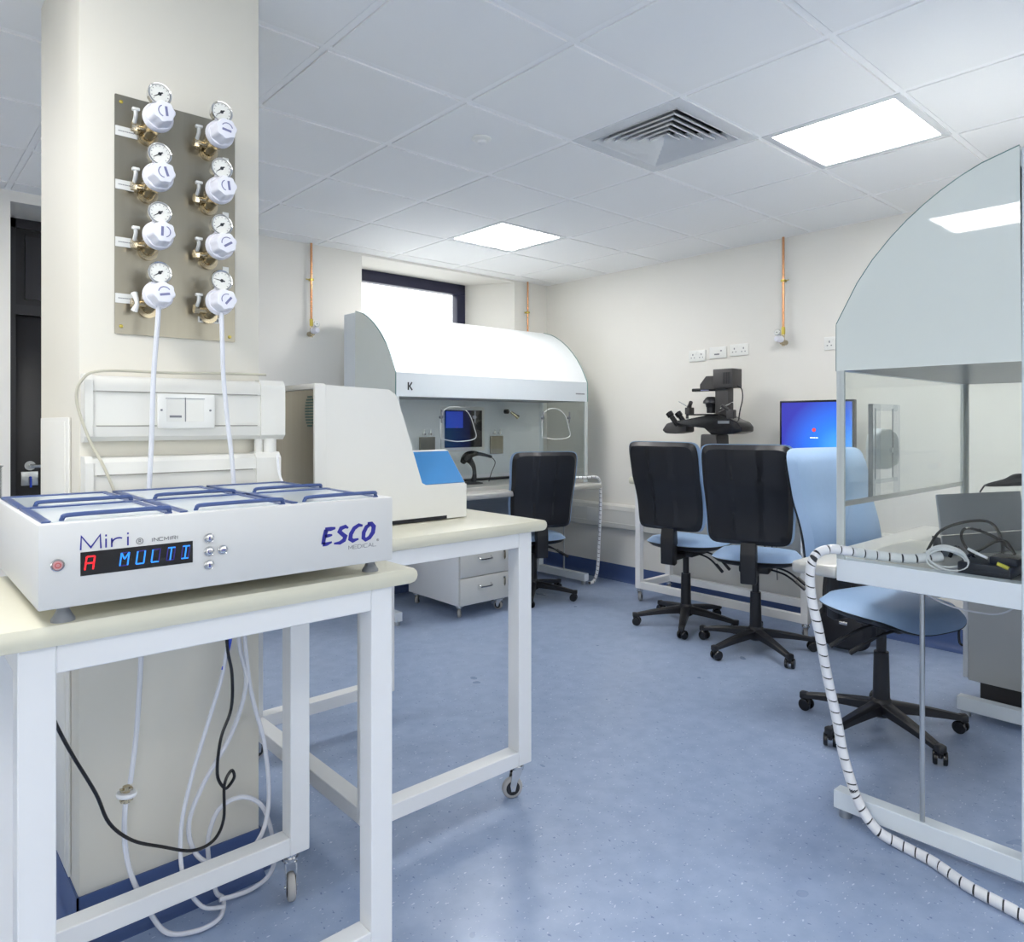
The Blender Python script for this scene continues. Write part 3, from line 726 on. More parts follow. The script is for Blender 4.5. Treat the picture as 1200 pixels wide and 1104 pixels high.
# pillar trunking
def trunk_x(name, label, x0, x1, yf, z0, z1, dep=.045, capL=.006, capR=.012):
    t = thing(name, label, 'trunking', ((x0+x1)/2, yf+dep, z0))
    h = z1-z0
    prof = [(yf+dep, z0), (yf+.016, z0), (yf+.004, z0+.012), (yf, z0+h*.22), (yf+.004, z0+h*.24), (yf+.004, z0+h*.74), (yf, z0+h*.76), (yf+.004, z1-.014), (yf+.014, z1-.003), (yf+dep, z1)]
    b = BM(); prism(b, prof, 'x', x0, x1); obj('body', b, 'trunk', t)
    for xa, xb in ((x0-capL, x0+.012), (x1-.06, x1+capR)):
        b = BM(); prism(b, [(yf+dep, z0-.002), (yf+.014, z0-.002), (yf-.002, z0+.012), (yf-.003, z0+h*.5), (yf-.002, z1-.014), (yf+.012, z1+.002), (yf+dep, z1+.002)], 'x', xa, xb); obj('end_cap', b, 'trunk', t)
    b = BM(); box(b, x0+.02, x1-.07, yf-.0005, yf+.005, z0+h*.225, z0+h*.24); box(b, x0+.02, x1-.07, yf-.0005, yf+.005, z0+h*.745, z0+h*.76); obj('cover_seams', b, 'trunk_line', t)
    return t
tu = trunk_x('dado_trunking', 'upper white horizontal trunking box with a switched outlet across the pillar', .392, .888, 2.062, 1.283, 1.452)
b = BM(); box(b, .551, .697, 2.054, 2.064, 1.315, 1.408, .003); so = obj('outlet_plate', b, 'plastic', tu)
b = BM(); box(b, .572, .618, 2.0535, 2.056, 1.333, 1.392, .001, 1); box(b, .621, .668, 2.0535, 2.056, 1.333, 1.392, .001, 1); obj('outlet_module', b, 'trunk', so)
b = BM(); box(b, .580, .610, 2.0528, 2.055, 1.344, 1.350); box(b, .570, .669, 2.0528, 2.0542, 1.3945, 1.396); box(b, .6185, .6205, 2.0528, 2.055, 1.333, 1.398); cyl(b, (.560, 2.055, 1.364), (.560, 2.052, 1.364), .0028); cyl(b, (.684, 2.055, 1.364), (.684, 2.052, 1.364), .0028); obj('outlet_detail', b, 'print_grey', so)
tl = trunk_x('dado_trunking', 'lower white horizontal trunking across the pillar just above the incubator', .392, .872, 2.055, 1.06, 1.243, .052)
b = BM(); cyl(b, (.862, 2.085, 1.243), (.862, 2.085, 1.285), .02); cyl(b, (.83, 2.085, 1.243), (.83, 2.085, 1.285), .012)
obj('conduit_stub', b, 'trunk', label='short white conduit joining the two trunkings at the pillar corner', cat='conduit')
b = BM(); tube(b, [(.83, 2.03, 1.468), (.70, 2.035, 1.466), (.576, 2.04, 1.462), (.42, 2.04, 1.460), (.378, 2.05, 1.435), (.368, 2.055, 1.383), (.392, 2.04, 1.289), (.42, 2.02, 1.22), (.45, 2.0, 1.12), (.47, 1.97, .985)], .0035)
obj('thin_cable', b, 'beige_cable', label='thin beige cable over the top of the pillar trunking and down its left end', cat='cable')
b = BM(); tube(b, [(.868, 2.04, 1.24), (.875, 2.035, 1.17), (.905, 2.0, 1.10), (.93, 1.99, 1.05), (.95, 1.99, .985)], .0035)
obj('thin_cable', b, 'tubewhite', label='thin white cable dropping from the right end of the pillar trunking', cat='cable')
# hoses from the bottom regulators
b = BM(); tube(b, [(.541, 2.008, 1.630), (.538, 2.008, 1.58), (.532, 2.02, 1.45), (.529, 2.025, 1.30), (.524, 2.03, 1.16), (.512, 2.04, .9), (.505, 2.03, .72), (.490, 2.01, .55), (.472, 1.995, .43)], .0062)
obj('gas_hose', b, 'tube', label='milky hose from the bottom left regulator down to the wheel-shaped clamp', cat='hose')
b = BM(); tube(b, [(.698, 2.008, 1.630), (.700, 2.008, 1.56), (.708, 2.02, 1.45), (.722, 2.025, 1.32), (.738, 2.03, 1.18), (.75, 2.04, .95), (.754, 2.03, .72), (.762, 2.0, .61), (.722, 2.0, .48), (.648, 2.0, .366), (.612, 2.0, .276), (.628, 2.0, .191), (.680, 2.0, .140), (.754, 1.995, .135), (.809, 2.0, .18), (.826, 2.0, .279), (.812, 2.0, .43), (.775, 2.0, .584), (.764, 2.02, .75), (.76, 2.03, .93)], .0062)
obj('gas_hose', b, 'tube', label='milky hose from the bottom right regulator hanging in a big loop under the bench', cat='hose')
b = BM(); tube(b, [(.463, 1.998, .395), (.460, 1.998, .30), (.475, 2.0, .20), (.52, 2.01, .08), (.56, 2.00, .012), (.62, 1.96, .010), (.68, 1.97, .010), (.715, 2.04, .010), (.70, 2.055, .03), (.68, 2.05, .12), (.675, 2.04, .20), (.70, 2.03, .27), (.76, 2.02, .285), (.82, 2.02, .23), (.85, 2.02, .10), (.84, 2.03, .03), (.78, 2.03, .010), (.70, 2.03, .020)], .0062)
obj('gas_hose', b, 'tube', label='milky hose coiling on the floor below the wheel-shaped clamp', cat='hose')
b = BM(); tube(b, [(.705, 1.985, .725), (.692, 1.985, .65), (.652, 1.985, .522), (.613, 1.985, .398), (.588, 1.985, .273), (.594, 1.985, .148), (.64, 1.99, .05), (.70, 2.0, .015)], .0055)
obj('gas_hose', b, 'tube', label='milky hose with a blue end hanging left of the big loop', cat='hose')
b = BM(); tube(b, [(.716, 1.985, .76), (.712, 1.985, .735), (.704, 1.985, .70), (.694, 1.985, .665)], .0048); obj('hose_end', b, 'bluetag', label='short blue tube end beside the black power cable under the bench', cat='tube')
t = thing('hose_clamp', 'round clear clamp disc on the hose in front of the pillar base', 'clamp', (.463, 1.998, .405))
b = BM(); lathe(b, (.464, 1.998, .400), (.1, 0, 1), [(0, .022), (.005, .024), (.010, .022)], 20); obj('disc', b, 'tubewhite', t)
b = BM(); box(b, .450, .478, 1.99, 2.006, .414, .420, .001, 1); box(b, .450, .478, 1.99, 2.006, .388, .394, .001, 1); cyl(b, (.464, 1.998, .384), (.464, 1.998, .425), .0085); obj('metal_clip', b, 'nickel', t)
b = BM(); tube(b, [(.24, 1.99, .80), (.29, 1.985, .70), (.314, 1.98, .625), (.346, 1.98, .545), (.394, 1.98, .438), (.423, 1.98, .355), (.473, 1.98, .294), (.541, 1.98, .251), (.613, 1.98, .212), (.667, 1.98, .217), (.694, 1.98, .264), (.696, 1.98, .355), (.716, 1.985, .386), (.724, 1.985, .366), (.708, 1.985, .345), (.692, 1.975, .352), (.674, 1.97, .397), (.685, 1.975, .485), (.714, 1.98, .557), (.716, 1.98, .649), (.703, 1.98, .733), (.70, 1.99, .90)], .0042)
obj('power_cable', b, 'blackgloss', label='black power cable looping below the front bench', cat='cable')

# ------------------------------------------------------------------ laminar flow hoods
CURVE = [(0, 1.662), (.07, 1.792), (.12, 1.862), (.175, 1.922), (.225, 1.968), (.275, 2.007), (.32, 2.037), (.375, 2.068), (.43, 2.092), (.525, 2.118)]
def hood(label, loc, rz, W, far):
    t = thing('laminar_flow_hood', label, 'hood', loc, rz); hw = W/2; D = .53
    def P(nm, b, m, par=t, **k): return obj(nm, b, m, par, local=True, **k)
    side = [(0, 1.505)]+CURVE+[(D, 1.505)]
    for s in (-1, 1):
        xo = s*hw; b = BM(); prism(b, side, 'x', xo-s*.008, xo); sp = P('side_panel', b, 'frost', label='frosted grey-green curved end panel')
        b = BM()
        for (y0, z0), (y1, z1) in zip([(0, 1.505)]+CURVE, CURVE):
            cyl(b, (xo-s*.004, y0, z0), (xo-s*.004, y1, z1), .0042, seg=6)
        P('panel_edge', b, 'glass_edge', sp)
        b = BM(); box(b, xo-s*.007, xo-s*.001, .012, D, .872, 1.505); P('side_glass', b, 'glass')
        b = BM(); box(b, xo-s*.032, xo, .0, .014, .872, 1.505, .001, 1); box(b, xo-s*.010, xo, .012, .026, .872, 1.505); P('front_post', b, 'post')
        b = BM(); box(b, xo-s*.05, xo, 0, D, .798, .872, .002, 1); P('side_beam', b, 'hoodwhite')
        b = BM(); box(b, xo-s*.055, xo, D, D+.16, .028, 2.112, .003, 1); P('rear_column', b, 'hoodwhite')
        b = BM(); box(b, xo-s*.05, xo, -.01, D, .028, .088, .002, 1); ft = P('foot_bar', b, 'hoodwhite')
        b = BM(); cyl(b, (xo-s*.025, .02, 0), (xo-s*.025, .02, .028), .02); P('levelling_foot', b, 'alu', ft)
        b = BM(); cyl(b, (xo-s*.025, .62, 0), (xo-s*.025, .62, .028), .02); P('levelling_foot', b, 'alu', ft)
        b = BM(); cyl(b, (xo-s*.012, .265, .088), (xo-s*.012, .265, .80), .0075); P('support_rod', b, 'alu')
    x0, x1 = -hw+.01, hw-.01
    b = BM(); n = len(CURVE); ins = [(y+.010, z-.014) for y, z in CURVE]
    outer = CURVE; poly = outer+[(D, 2.06)]+[(y+.02, z-.03) for y, z in CURVE[::-1][1:]]
    prism(b, poly, 'x', x0, x1); P('canopy', b, 'canopy')
    b = BM(); box(b, x0, x1, .001, .02, 1.505, 1.662, .001, 1); P('fascia', b, 'hoodwhite')
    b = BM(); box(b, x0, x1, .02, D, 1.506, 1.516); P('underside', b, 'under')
    b = BM(); box(b, -hw+.055, hw-.055, D, D+.16, 1.506, 2.108, .002, 1); P('plenum_box', b, 'hoodwhite')
    b = BM(); box(b, -hw+.055, hw-.055, D, D+.02, .872, 1.506); P('back_panel', b, 'canopy')
    b = BM(); box(b, -hw+.052, hw-.052, 0, D, .812, .868, .002, 1); P('worktop', b, 'bench_steel')
    b = BM(); box(b, -hw+.004, hw-.004, -.165, -.002, .800, .842, .012, 3); P('front_ledge', b, 'bench_steel')
    if not far:
        b = BM(); box(b, x0+.03, x1-.03, .002, .012, 1.045, 1.063, .001, 1); P('sash_rail', b, 'alu')
    b = BM(); box(b, x0+.03, x1-.03, .004, .009, 1.063 if not far else .96, 1.505); P('front_sash', b, 'glass')
    b = BM(); box(b, -hw+.055, hw-.055, D+.02, D+.04, .42, .80); P('modesty_panel', b, 'slate')
    return t
hA = hood('large white hood at the right edge, nearest the camera, with a frosted curved end panel', (3.045, 1.09, 0), PI, 1.29, False)
hB = hood('long white curved-top hood against the back wall under the window', (3.43, 4.05, 0), 0, 1.84, True)
# logo marks on hood B's fascia
b = BM(); f5 = lambda u, v, th: (u, 4.0505-th, v)
stroke(b, [(2.612, 1.548), (2.612, 1.60)], .011, f5); stroke(b, [(2.640, 1.60), (2.622, 1.574), (2.642, 1.548)], .010, f5)
o = obj('logo', b, 'print_black', hB)
b = BM()
for k in range(10): box(b, 4.21+k*.0105, 4.218+k*.0105, 4.0502, 4.0508, 1.562, 1.572)
obj('name_print', b, 'print_grey', hB)
# interior of hood B
t = thing('wall_screen', 'dark reflective screen set in the back panel of the far hood', 'screen', (3.46, 4.575, 1.28))
b = BM(); box(b, 3.245, 3.675, 4.568, 4.578, 1.105, 1.46, .003); obj('frame', b, 'plastic', t)
b = BM(); box(b, 3.275, 3.645, 4.562, 4.568, 1.135, 1.43, .001, 1); obj('screen', b, 'blackgloss', t)
b = BM(); box(b, 3.285, 3.45, 4.5605, 4.562, 1.29, 1.42); obj('lit_window', b, mat('lit_window', rgb(40, 60, 170), .2, emit=rgb(40, 66, 170), es=.3), t)
for i, (xa, xb) in enumerate(((3.045, 3.18), (3.735, 3.865))):
    t = thing('gas_sensor_box', 'square grey metal plate %s of the dark screen in the far hood' % ('left', 'right')[i], 'plate', ((xa+xb)/2, 4.57, 1.1))
    b = BM(); box(b, xa, xb, 4.555, 4.575, 1.075, 1.222, .002, 1); obj('plate', b, 'steel', t)
    for dx in (.035, .09):
        b = BM(); cyl(b, (xa+dx, 4.57, 1.245), (xa+dx, 4.545, 1.245), .009); cyl(b, (xa+dx, 4.55, 1.245), (xa+dx, 4.55, 1.275), .004); obj('tap', b, 'chrome', t)
t = thing('task_lamp', 'small black and brass spotlight on the far hood back panel', 'lamp', (3.90, 4.57, 1.42))
b = BM(); cyl(b, (3.90, 4.57, 1.425), (3.90, 4.54, 1.425), .02); cyl(b, (3.90, 4.54, 1.425), (3.90, 4.52, 1.425), .006); obj('base', b, 'blackgloss', t)
b = BM(); lathe(b, (3.91, 4.51, 1.42), (.8, -.3, -.6), [(0, .01), (.05, .012), (.075, .018), (.08, .016)], 16); obj('head', b, 'nickel', t)
t = thing('barcode_scanner', 'black curved scanner on a round stand inside the far hood', 'scanner', (3.36, 4.33, .868))
b = BM(); lathe(b, (3.36, 4.33, .868), (0, 0, 1), [(0, .085), (.006, .085), (.012, .06), (.016, .03), (.018, .0)], 24); obj('base', b, 'black', t)
b = BM(); tube(b, [(3.37, 4.33, .878), (3.385, 4.33, .93), (3.375, 4.33, 1.0), (3.335, 4.33, 1.05)], lambda s: .028-.012*math.sin(PI*s), 10); obj('stand', b, 'black', t)
b = BM(); tube(b, [(3.27, 4.33, 1.03), (3.31, 4.33, 1.075), (3.38, 4.33, 1.095), (3.47, 4.33, 1.085), (3.55, 4.33, 1.065)], lambda s: (.020+.016*math.sin(PI*min(1, s*1.6)))*(1-.45*s), 10); obj('head', b, 'blackgloss', t)
b = BM(); tube(b, [(3.55, 4.33, 1.065), (3.59, 4.33, 1.02), (3.56, 4.34, .94), (3.55, 4.36, .872)], .003, 6); obj('cable', b, 'black', t)
b = BM(); box(b, 2.62, 4.22, 4.50, 4.575, .869, .885, .002, 1); obj('cable_tray', b, 'black', label='thin black strip along the back edge of the far hood worktop', cat='strip')
for i, (ax, s) in enumerate(((3.02, 1), (3.45, -1), (4.10, 1))):
    pass
def armhole(x, nm, par, yy, lab):
    t = thing('arm_port', lab, 'port', (x, yy, 1.3))
    b = BM(); tube(b, [(x-.15, yy, 1.22), (x-.15, yy, 1.36), (x-.10, yy, 1.43), (x, yy, 1.44), (x+.09, yy, 1.40), (x+.14, yy, 1.30), (x+.15, yy, 1.22), (x, yy, 1.20), (x-.15, yy, 1.22)], .0028, 6); obj('rim', b, 'mauve', t)
    for dx in (-.15, .14):
        b = BM(); cyl(b, (x+dx, yy+.004, 1.37), (x+dx, yy-.014, 1.37), .012); box(b, x+dx-.004, x+dx+.004, yy-.014, yy-.008, 1.33, 1.42, .001, 1); obj('latch', b, 'grey_plastic', t)
armhole(3.02, '', None, 4.047, 'curved clear arm opening rim on the far hood glass, in front of the dark screen')
armhole(3.98, '', None, 4.047, 'curved clear arm opening rim at the right end of the far hood glass')

# things on hood A
t = thing('sample_bracket', 'clear acrylic bracket holding a rounded grey pod on the near hood glass', 'bracket', (2.82, 1.088, 1.23))
b = BM()
for x in (2.70, 2.745, 2.93): box(b, x-.008, x+.008, 1.084, 1.104, 1.055, 1.40, .002, 1)
box(b, 2.745, 2.93, 1.09, 1.10, 1.375, 1.40, .002, 1); box(b, 2.745, 2.93, 1.09, 1.10, 1.105, 1.12, .002, 1); obj('frame', b, 'acrylic', t)
b = BM(); box(b, 2.695, 2.70, 1.090, 1.106, 1.055, 1.40); box(b, 2.755, 2.76, 1.104, 1.107, 1.12, 1.385); box(b, 2.918, 2.923, 1.104, 1.107, 1.12, 1.385); obj('edge_strips', b, 'grey_plastic', t)
b = BM(); prism(b, [(2.775, 1.18), (2.80, 1.155), (2.90, 1.15), (2.985, 1.165), (3.0, 1.20), (2.99, 1.27), (2.96, 1.295), (2.90, 1.305), (2.83, 1.31), (2.785, 1.29), (2.77, 1.25)], 'y', 1.106, 1.15)
bevel_all(b, .012, 3); obj('pod', b, 'mauve', t); b = BM(); cyl(b, (2.90, 1.106, 1.225), (2.90, 1.098, 1.225), .010); obj('pod_button', b, 'tubewhite', t)
# tablet, laptop-like stand, adapter, cables
t = thing('tablet', 'grey tablet leaning back on its stand inside the near hood', 'tablet', (3.05, .75, .868))
def lean(b, p, ax, ang): bmesh.ops.transform(b, matrix=Matrix.Translation(p) @ Matrix.Rotation(ang, 4, ax) @ Matrix.Translation(-Vector(p)), verts=b.verts[:]); return b
P0 = Vector((2.81, .897, .93)); dd = Vector((.915, -.40, 0)); up = Vector((.045, .03, .140)); dn = Vector((-.09, -.03, -.058)); nn = dd.cross(up).normalized()
def plate(o, u, v, th, w_):
    b = BM(); n = u.cross(v).normalized()*th; q = [o, o+u*w_, o+u*w_+v, o+v]
    A = [b.verts.new(p) for p in q]; B2 = [b.verts.new(p+n) for p in q]
    for i in range(4): b.faces.new((A[i], A[(i+1) % 4], B2[(i+1) % 4], B2[i]))
    b.faces.new(A[::-1]); b.faces.new(B2); return b
b = plate(P0, dd, up, -.009, .42); bevel_all(b, .003, 2); obj('back_shell', b, 'tabletback', t)
b = plate(P0+Vector((0, 0, -.002)), dd, dn, .006, .42); bevel_all(b, .002, 1); obj('stand_plate', b, 'grey_plastic', t)
b = plate(P0+up*.06+dd*.17-dd.cross(up).normalized()*.0, dd, up*.03, .0006, .02); obj('camera_dot', b, 'dark', t)
b = plate(P0+dn+Vector((-.012, -.002, .0)), Vector((.06, .06, 0)), up*.42, .004, .6); obj('case_edge', b, 'black', t)
t = thing('power_adapter', 'black rectangular adapter box behind the glass of the near hood', 'adapter', (2.52, .66, .868))
b = BM(); box(b, 2.455, 2.62, .60, .74, .868, .905, .004); obj('body', b, 'black', t); b = BM(); box(b, 2.47, 2.56, .585, .66, .905, .93, .006); obj('plug', b, 'black', t)
b = BM()
tube(b, [(2.62, .88, .90), (2.62, .84, .97), (2.61, .76, 1.01), (2.60, .69, 1.015), (2.58, .655, .97), (2.57, .65, .915)], .0045)
tube(b, [(2.56, .72, .90), (2.60, .77, .95), (2.60, .765, .985), (2.58, .73, .992), (2.55, .66, .975), (2.53, .61, .94)], .0045)
tube(b, [(2.50, .74, .906), (2.52, .70, .935), (2.53, .66, .965), (2.53, .63, .97), (2.50, .60, .94)], .0045)
tube(b, [(2.55, .79, .90), (2.54, .77, .935), (2.53, .75, .925), (2.53, .73, .90)], .006)
obj('cable_bundle', b, 'blackgloss', label='tangle of black leads over the grey tablet stand in the near hood', cat='cable')
b = BM(); tube(b, [(2.47, .715, .945), (2.465, .69, .935), (2.46, .66, .925)], .0045, 8); o = obj('connector', b, 'tubewhite', label='white cable joint with a yellow end behind the near hood glass', cat='connector')
b = BM(); tube(b, [(2.46, .635, .912), (2.458, .605, .902)], .006, 8); obj('connector_end', b, 'yellow', o)
b = BM(); tube(b, [(3.0, .83, 1.075), (3.0, .815, 1.10), (2.97, .80, 1.105), (2.97, .74, 1.118), (2.97, .70, 1.13), (2.97, .62, 1.13), (2.97, .56, 1.13)], lambda s: .003+.019*min(1, max(0, (s-.3)*3)), 10)
obj('handset', b, 'black', label='black handset lying along the top of the grey tablet in the near hood', cat='handset')
b = BM(); box(b, 2.54, 3.0, .93, 1.07, .869, .873); obj('paper_sheet', b, 'paper', label='flat white sheet on the near hood worktop beside the tablet', cat='paper')
# white cable coil
b = BM()
pts = []
for k in range(46):
    a = k/45*5*2*PI; rr = .044+.007*math.sin(k*.9)
    pts.append((2.475+.018*math.cos(a*.2), .775+1.3*rr*math.cos(a), .905+rr*.72*math.sin(a)+.002*math.sin(k)))
tube(b, pts, .0032, 6, 3); obj('cable_coil', b, 'tubewhite', label='coiled white cable behind the near hood glass', cat='cable')
# spiral-wrapped cable bundle: sleeve bands plus black gaps
def wrapped(label, pts, r, pitch, frac=.86):
    t = thing('wrapped_cable', label, 'cable', pts[-1])
    P_ = smooth_path(pts, 14)
    b = BM(); tube(b, P_, r*.84, 10, sm=False); obj('inner_cables', b, 'print_black', t)
    # resample by length
    L_ = [0]
    for a, c in zip(P_, P_[1:]): L_.append(L_[-1]+(c-a).length)
    def at(s):
        s = max(0, min(L_[-1], s))
        for i in range(len(L_)-1):
            if L_[i+1] >= s: 
                k = (s-L_[i])/max(1e-9, L_[i+1]-L_[i]); return P_[i].lerp(P_[i+1], k)
        return P_[-1]
    s = 0; first = None
    while s < L_[-1]-pitch*.5:
        p = [at(s+pitch*frac*q/3) for q in range(4)]
        b = BM(); seg = 12; rings = []
        for i in range(4):
            d = (p[min(i+1, 3)]-p[max(i-1, 0)]).normalized(); u, v = frame_of(d)
            tilt = .35*r
            rings.append([b.verts.new(p[i]+(u*math.cos(a)+v*math.sin(a))*r+d*tilt*math.cos(a)) for a in [2*PI*k/seg for k in range(seg)]])
        for A2, B2 in zip(rings, rings[1:]):
            for k in range(seg): b.faces.new((A2[k], A2[(k+1) % seg], B2[(k+1) % seg], B2[k]))
        b.faces.new(rings[0][::-1]); b.faces.new(rings[-1])
        obj('sleeve_ring', b, 'tubewhite', t); s += pitch
    return t
wrapped('white spiral-wrapped cable bundle from the near hood down to the floor at bottom right',
        [(2.50, .80, .905), (2.46, .88, .893), (2.44, .98, .893), (2.41, 1.05, .900), (2.375, 1.10, .905), (2.345, 1.135, .885), (2.335, 1.150, .83), (2.335, 1.145, .74), (2.34, 1.12, .62), (2.355, 1.10, .48), (2.37, 1.075, .34), (2.37, 1.05, .22), (2.36, 1.0, .10), (2.355, .94, .035), (2.36, .87, .016), (2.34, .77, .015), (2.29, .66, .015), (2.26, .52, .015), (2.2, .35, .015)], .016, .038)
wrapped('thin white spiral-wrapped cable at the right end of the far hood down to its foot',
        [(4.16, 4.12, .885), (4.26, 3.99, .885), (4.33, 3.96, .89), (4.385, 3.955, .86), (4.40, 3.955, .76), (4.40, 3.96, .55), (4.395, 3.97, .3), (4.39, 3.98, .12), (4.37, 4.0, .03), (4.33, 4.02, .015)], .013, .035)
# thin loop and blue pen-like fitting below near hood
b = BM(); tube(b, [(2.60, .93, .80), (2.60, .88, .76), (2.60, .82, .735), (2.60, .75, .725), (2.60, .67, .73), (2.60, .62, .765), (2.60, .60, .81)], .003, 6)
obj('thin_cable', b, 'tubewhite', label='thin white lead sagging under the near hood worktop', cat='cable')
t = thing('control_box', 'grey rounded control unit under the near hood worktop', 'control box', (2.62, .86, .74))
b = BM(); prism(b, [(.80, .812), (.96, .812), (.93, .765), (.89, .745), (.84, .748), (.81, .775)], 'x', 2.60, 2.72); bevel_all(b, .006, 2); obj('housing', b, 'drawer', t)
b = BM(); cyl(b, (2.60, .775, .79), (2.60, .765, .79), .012); obj('blue_cap', b, 'bluetag', t, label='blue cap'); b = BM(); cyl(b, (2.60, .768, .79), (2.60, .66, .785), .006); obj('barrel', b, 'chrome', t)
# pedestal cabinet right, behind hood A
t = thing('cabinet', 'grey pedestal cabinet seen below the near hood at the right edge', 'cabinet', (4.02, .86, 0))
b = BM(); box(b, 3.80, 4.30, .45, 1.10, .12, .79, .004); obj('body', b, 'drawer', t)
b = BM(); box(b, 3.80, 4.30, 1.10, 1.122, .13, .78, .003); dr = obj('door', b, 'white', t)
b = BM(); tube(b, [(3.83, 1.122, .36), (3.83, 1.145, .35), (3.83, 1.145, .28), (3.83, 1.122, .27)], .006); obj('handle', b, 'blackgloss', dr)
b = BM(); box(b, 3.84, 4.26, .5, 1.06, 0, .12); obj('plinth', b, 'charcoal', t)

# ------------------------------------------------------------------ swivel chairs
def chair(label, x, y, rz, base_rot, zs=.0, leanf=1.0):
    t = thing('swivel_chair', label, 'chair', (x, y, 0), rz, group='swivel chairs')
    def P(nm, b, m, par=t, **k): return obj(nm, b, m, par, local=True, **k)
    S = .575+zs           # seat top
    def seat(top):
        def fn(u, v, s, r):
            X = .015+u*.245; Yv = v*.245
            wv = .022*max(0, -(u-.1))**2 - .050*max(0, u-.55)**1.6*2 + .018*abs(v)**3
            edge = math.sqrt(max(0, 1-r**3.5))
            if top: z = S-.052+wv + (edge*.058 if s else -.004*edge)
            else: z = S-.056+wv - (edge*.030 if not s else -.002)
            return (X, Yv, z)
        return fn
    b = BM(); slab(b, seat(True), 16, 3.4); P('seat_cushion', b, 'fabric')
    b = BM(); slab(b, seat(False), 16, 3.4); P('seat_shell', b, 'black')
    B0, BH = S+.075, .56
    def bx_(h, a):   # x of the back surface at height fraction h (0..1), lateral a (m)
        return -.225 - .125*h*leanf +   .022*math.sin(PI*min(1, h*1.7))*1.0 - .015*(1-h)**2 - .022 + .30*a*a
    def back(front):
        def fn(u, v, s, r):
            h = (v+1)/2; wd = (.258 if front else .246)*(1-.08*(1-h)**1.5); a = u*wd
            edge = math.sqrt(max(0, 1-r**5)); x0 = bx_(h, a); z = B0+h*BH+(.004 if front and v > 0 else 0)*v
            if front: x = x0+.020+(edge*.055 if s else 0)
            else:
                ridge = .016 if abs(a) < .07 else 0
                x = x0+.004+(.016 if s else 0) - (0 if s else edge**.4*(.030+ridge))
            return (x, a, z)
        return fn
    b = BM(); slab(b, back(False), 22, 11); P('backrest_shell', b, 'black')
    b = BM(); slab(b, back(True), 18, 11); P('backrest_cushion', b, 'fabric')
    b = BM(); prism(b, [(-.285, S-.14), (-.245, S-.15), (-.22, S-.14), (-.215, S-.03), (-.225, S+.16), (-.262, S+.16), (-.285, S+.02)], 'y', -.042, .042); bevel_all(b, .006, 2)
    box(b, -.26, .06, -.03, .03, S-.125, S-.085, .008); P('back_bracket', b, 'black')
    b = BM(); box(b, -.10, .12, -.085, .085, S-.115, S-.07, .010); P('mechanism', b, 'black')
    for s, d in ((-1, .10), (-1, .0)):
        b = BM(); tube(b, [(d, s*.06, S-.10), (d-.02, s*.16, S-.12), (d-.05, s*.24, S-.165)], .006, 8); lv = P('lever', b, 'black')
        b = BM(); tube(b, [(d-.04, s*.222, S-.150), (d-.065, s*.275, S-.185)], lambda q: .010+.004*math.sin(PI*q), 10); P('lever_grip', b, 'black', lv)
    b = BM(); cyl(b, (-.03, 0, S-.11), (-.03, 0, .30), .020); cyl(b, (-.03, 0, .34), (-.03, 0, .085), .030, .036); P('gas_column', b, 'black')
    cx = -.03
    b = BM(); lathe(b, (cx, 0, .060), (0, 0, 1), [(0, .030), (.01, .045), (.055, .048), (.075, .040), (.080, .036)], 24); P('hub', b, 'black')
    for k in range(5):
        a = base_rot+k*2*PI/5; R = Matrix.Translation((cx, 0, 0)) @ Matrix.Rotation(a, 4, 'Z')
        b = BM(); n = 8; rings = []
        for i in range(n+1):
            s = i/n; xx = .03+s*.305; zt = .128-.032*s-.018*s*s; w2 = .030-.013*s; hh = .046-.024*s
            rings.append([b.verts.new(v) for v in ((xx, -w2, zt-hh), (xx, w2, zt-hh), (xx, w2, zt-.008), (xx, w2*.55, zt), (xx, -w2*.55, zt), (xx, -w2, zt-.008))])
        for A2, B2 in zip(rings, rings[1:]):
            for q in range(6): b.faces.new((A2[q], A2[(q+1) % 6], B2[(q+1) % 6], B2[q]))
        b.faces.new(rings[0][::-1]); b.faces.new(rings[-1])
        box(b, .320, .352, -.018, .018, .052, .082, .006)
        bmesh.ops.transform(b, matrix=R, verts=b.verts[:]); P('base_arm', b, 'black')
        sw = random.uniform(-.9, .9)
        R2 = R @ Matrix.Translation((.335, 0, 0)) @ Matrix.Rotation(sw, 4, 'Z')
        b = BM(); cyl(b, (0, 0, .03), (0, 0, .066), .008)
        prism(b, [(-.03+.0, .030), (-.026, .046), (-.012, .058), (.008, .060), (.014, .05), (.0, .034)], 'y', -.010, .010)
        bmesh.ops.transform(b, matrix=R2, verts=b.verts[:]); c = P('castor', b, 'black')
        for s in (-1, 1):
            b = BM(); lathe(b, (-.010, s*.010, .0275), (0, s, 0), [(0, .026), (.003, .0275), (.012, .0275), (.016, .024), (.017, .010), (.017, 0)], 22)
            bmesh.ops.transform(b, matrix=R2, verts=b.verts[:]); P('wheel', b, 'blackgloss', c)
    return t
ch1 = chair('black-backed blue swivel chair below the microscope eyepieces, left of the pair', 3.98, 2.80, .12, 2.3)
ch2 = chair('black-backed blue swivel chair at the bench between microscope and monitor', 3.84, 2.22, .36, 2.6)
ch3 = chair('light blue swivel chair in front of the near hood, its blue front showing', 3.214, 1.238, -1.85, 1.0)
ch0 = chair('black-backed swivel chair at the far hood, behind the second bench', 3.72, 4.05, 1.12, .3, zs=-.09)

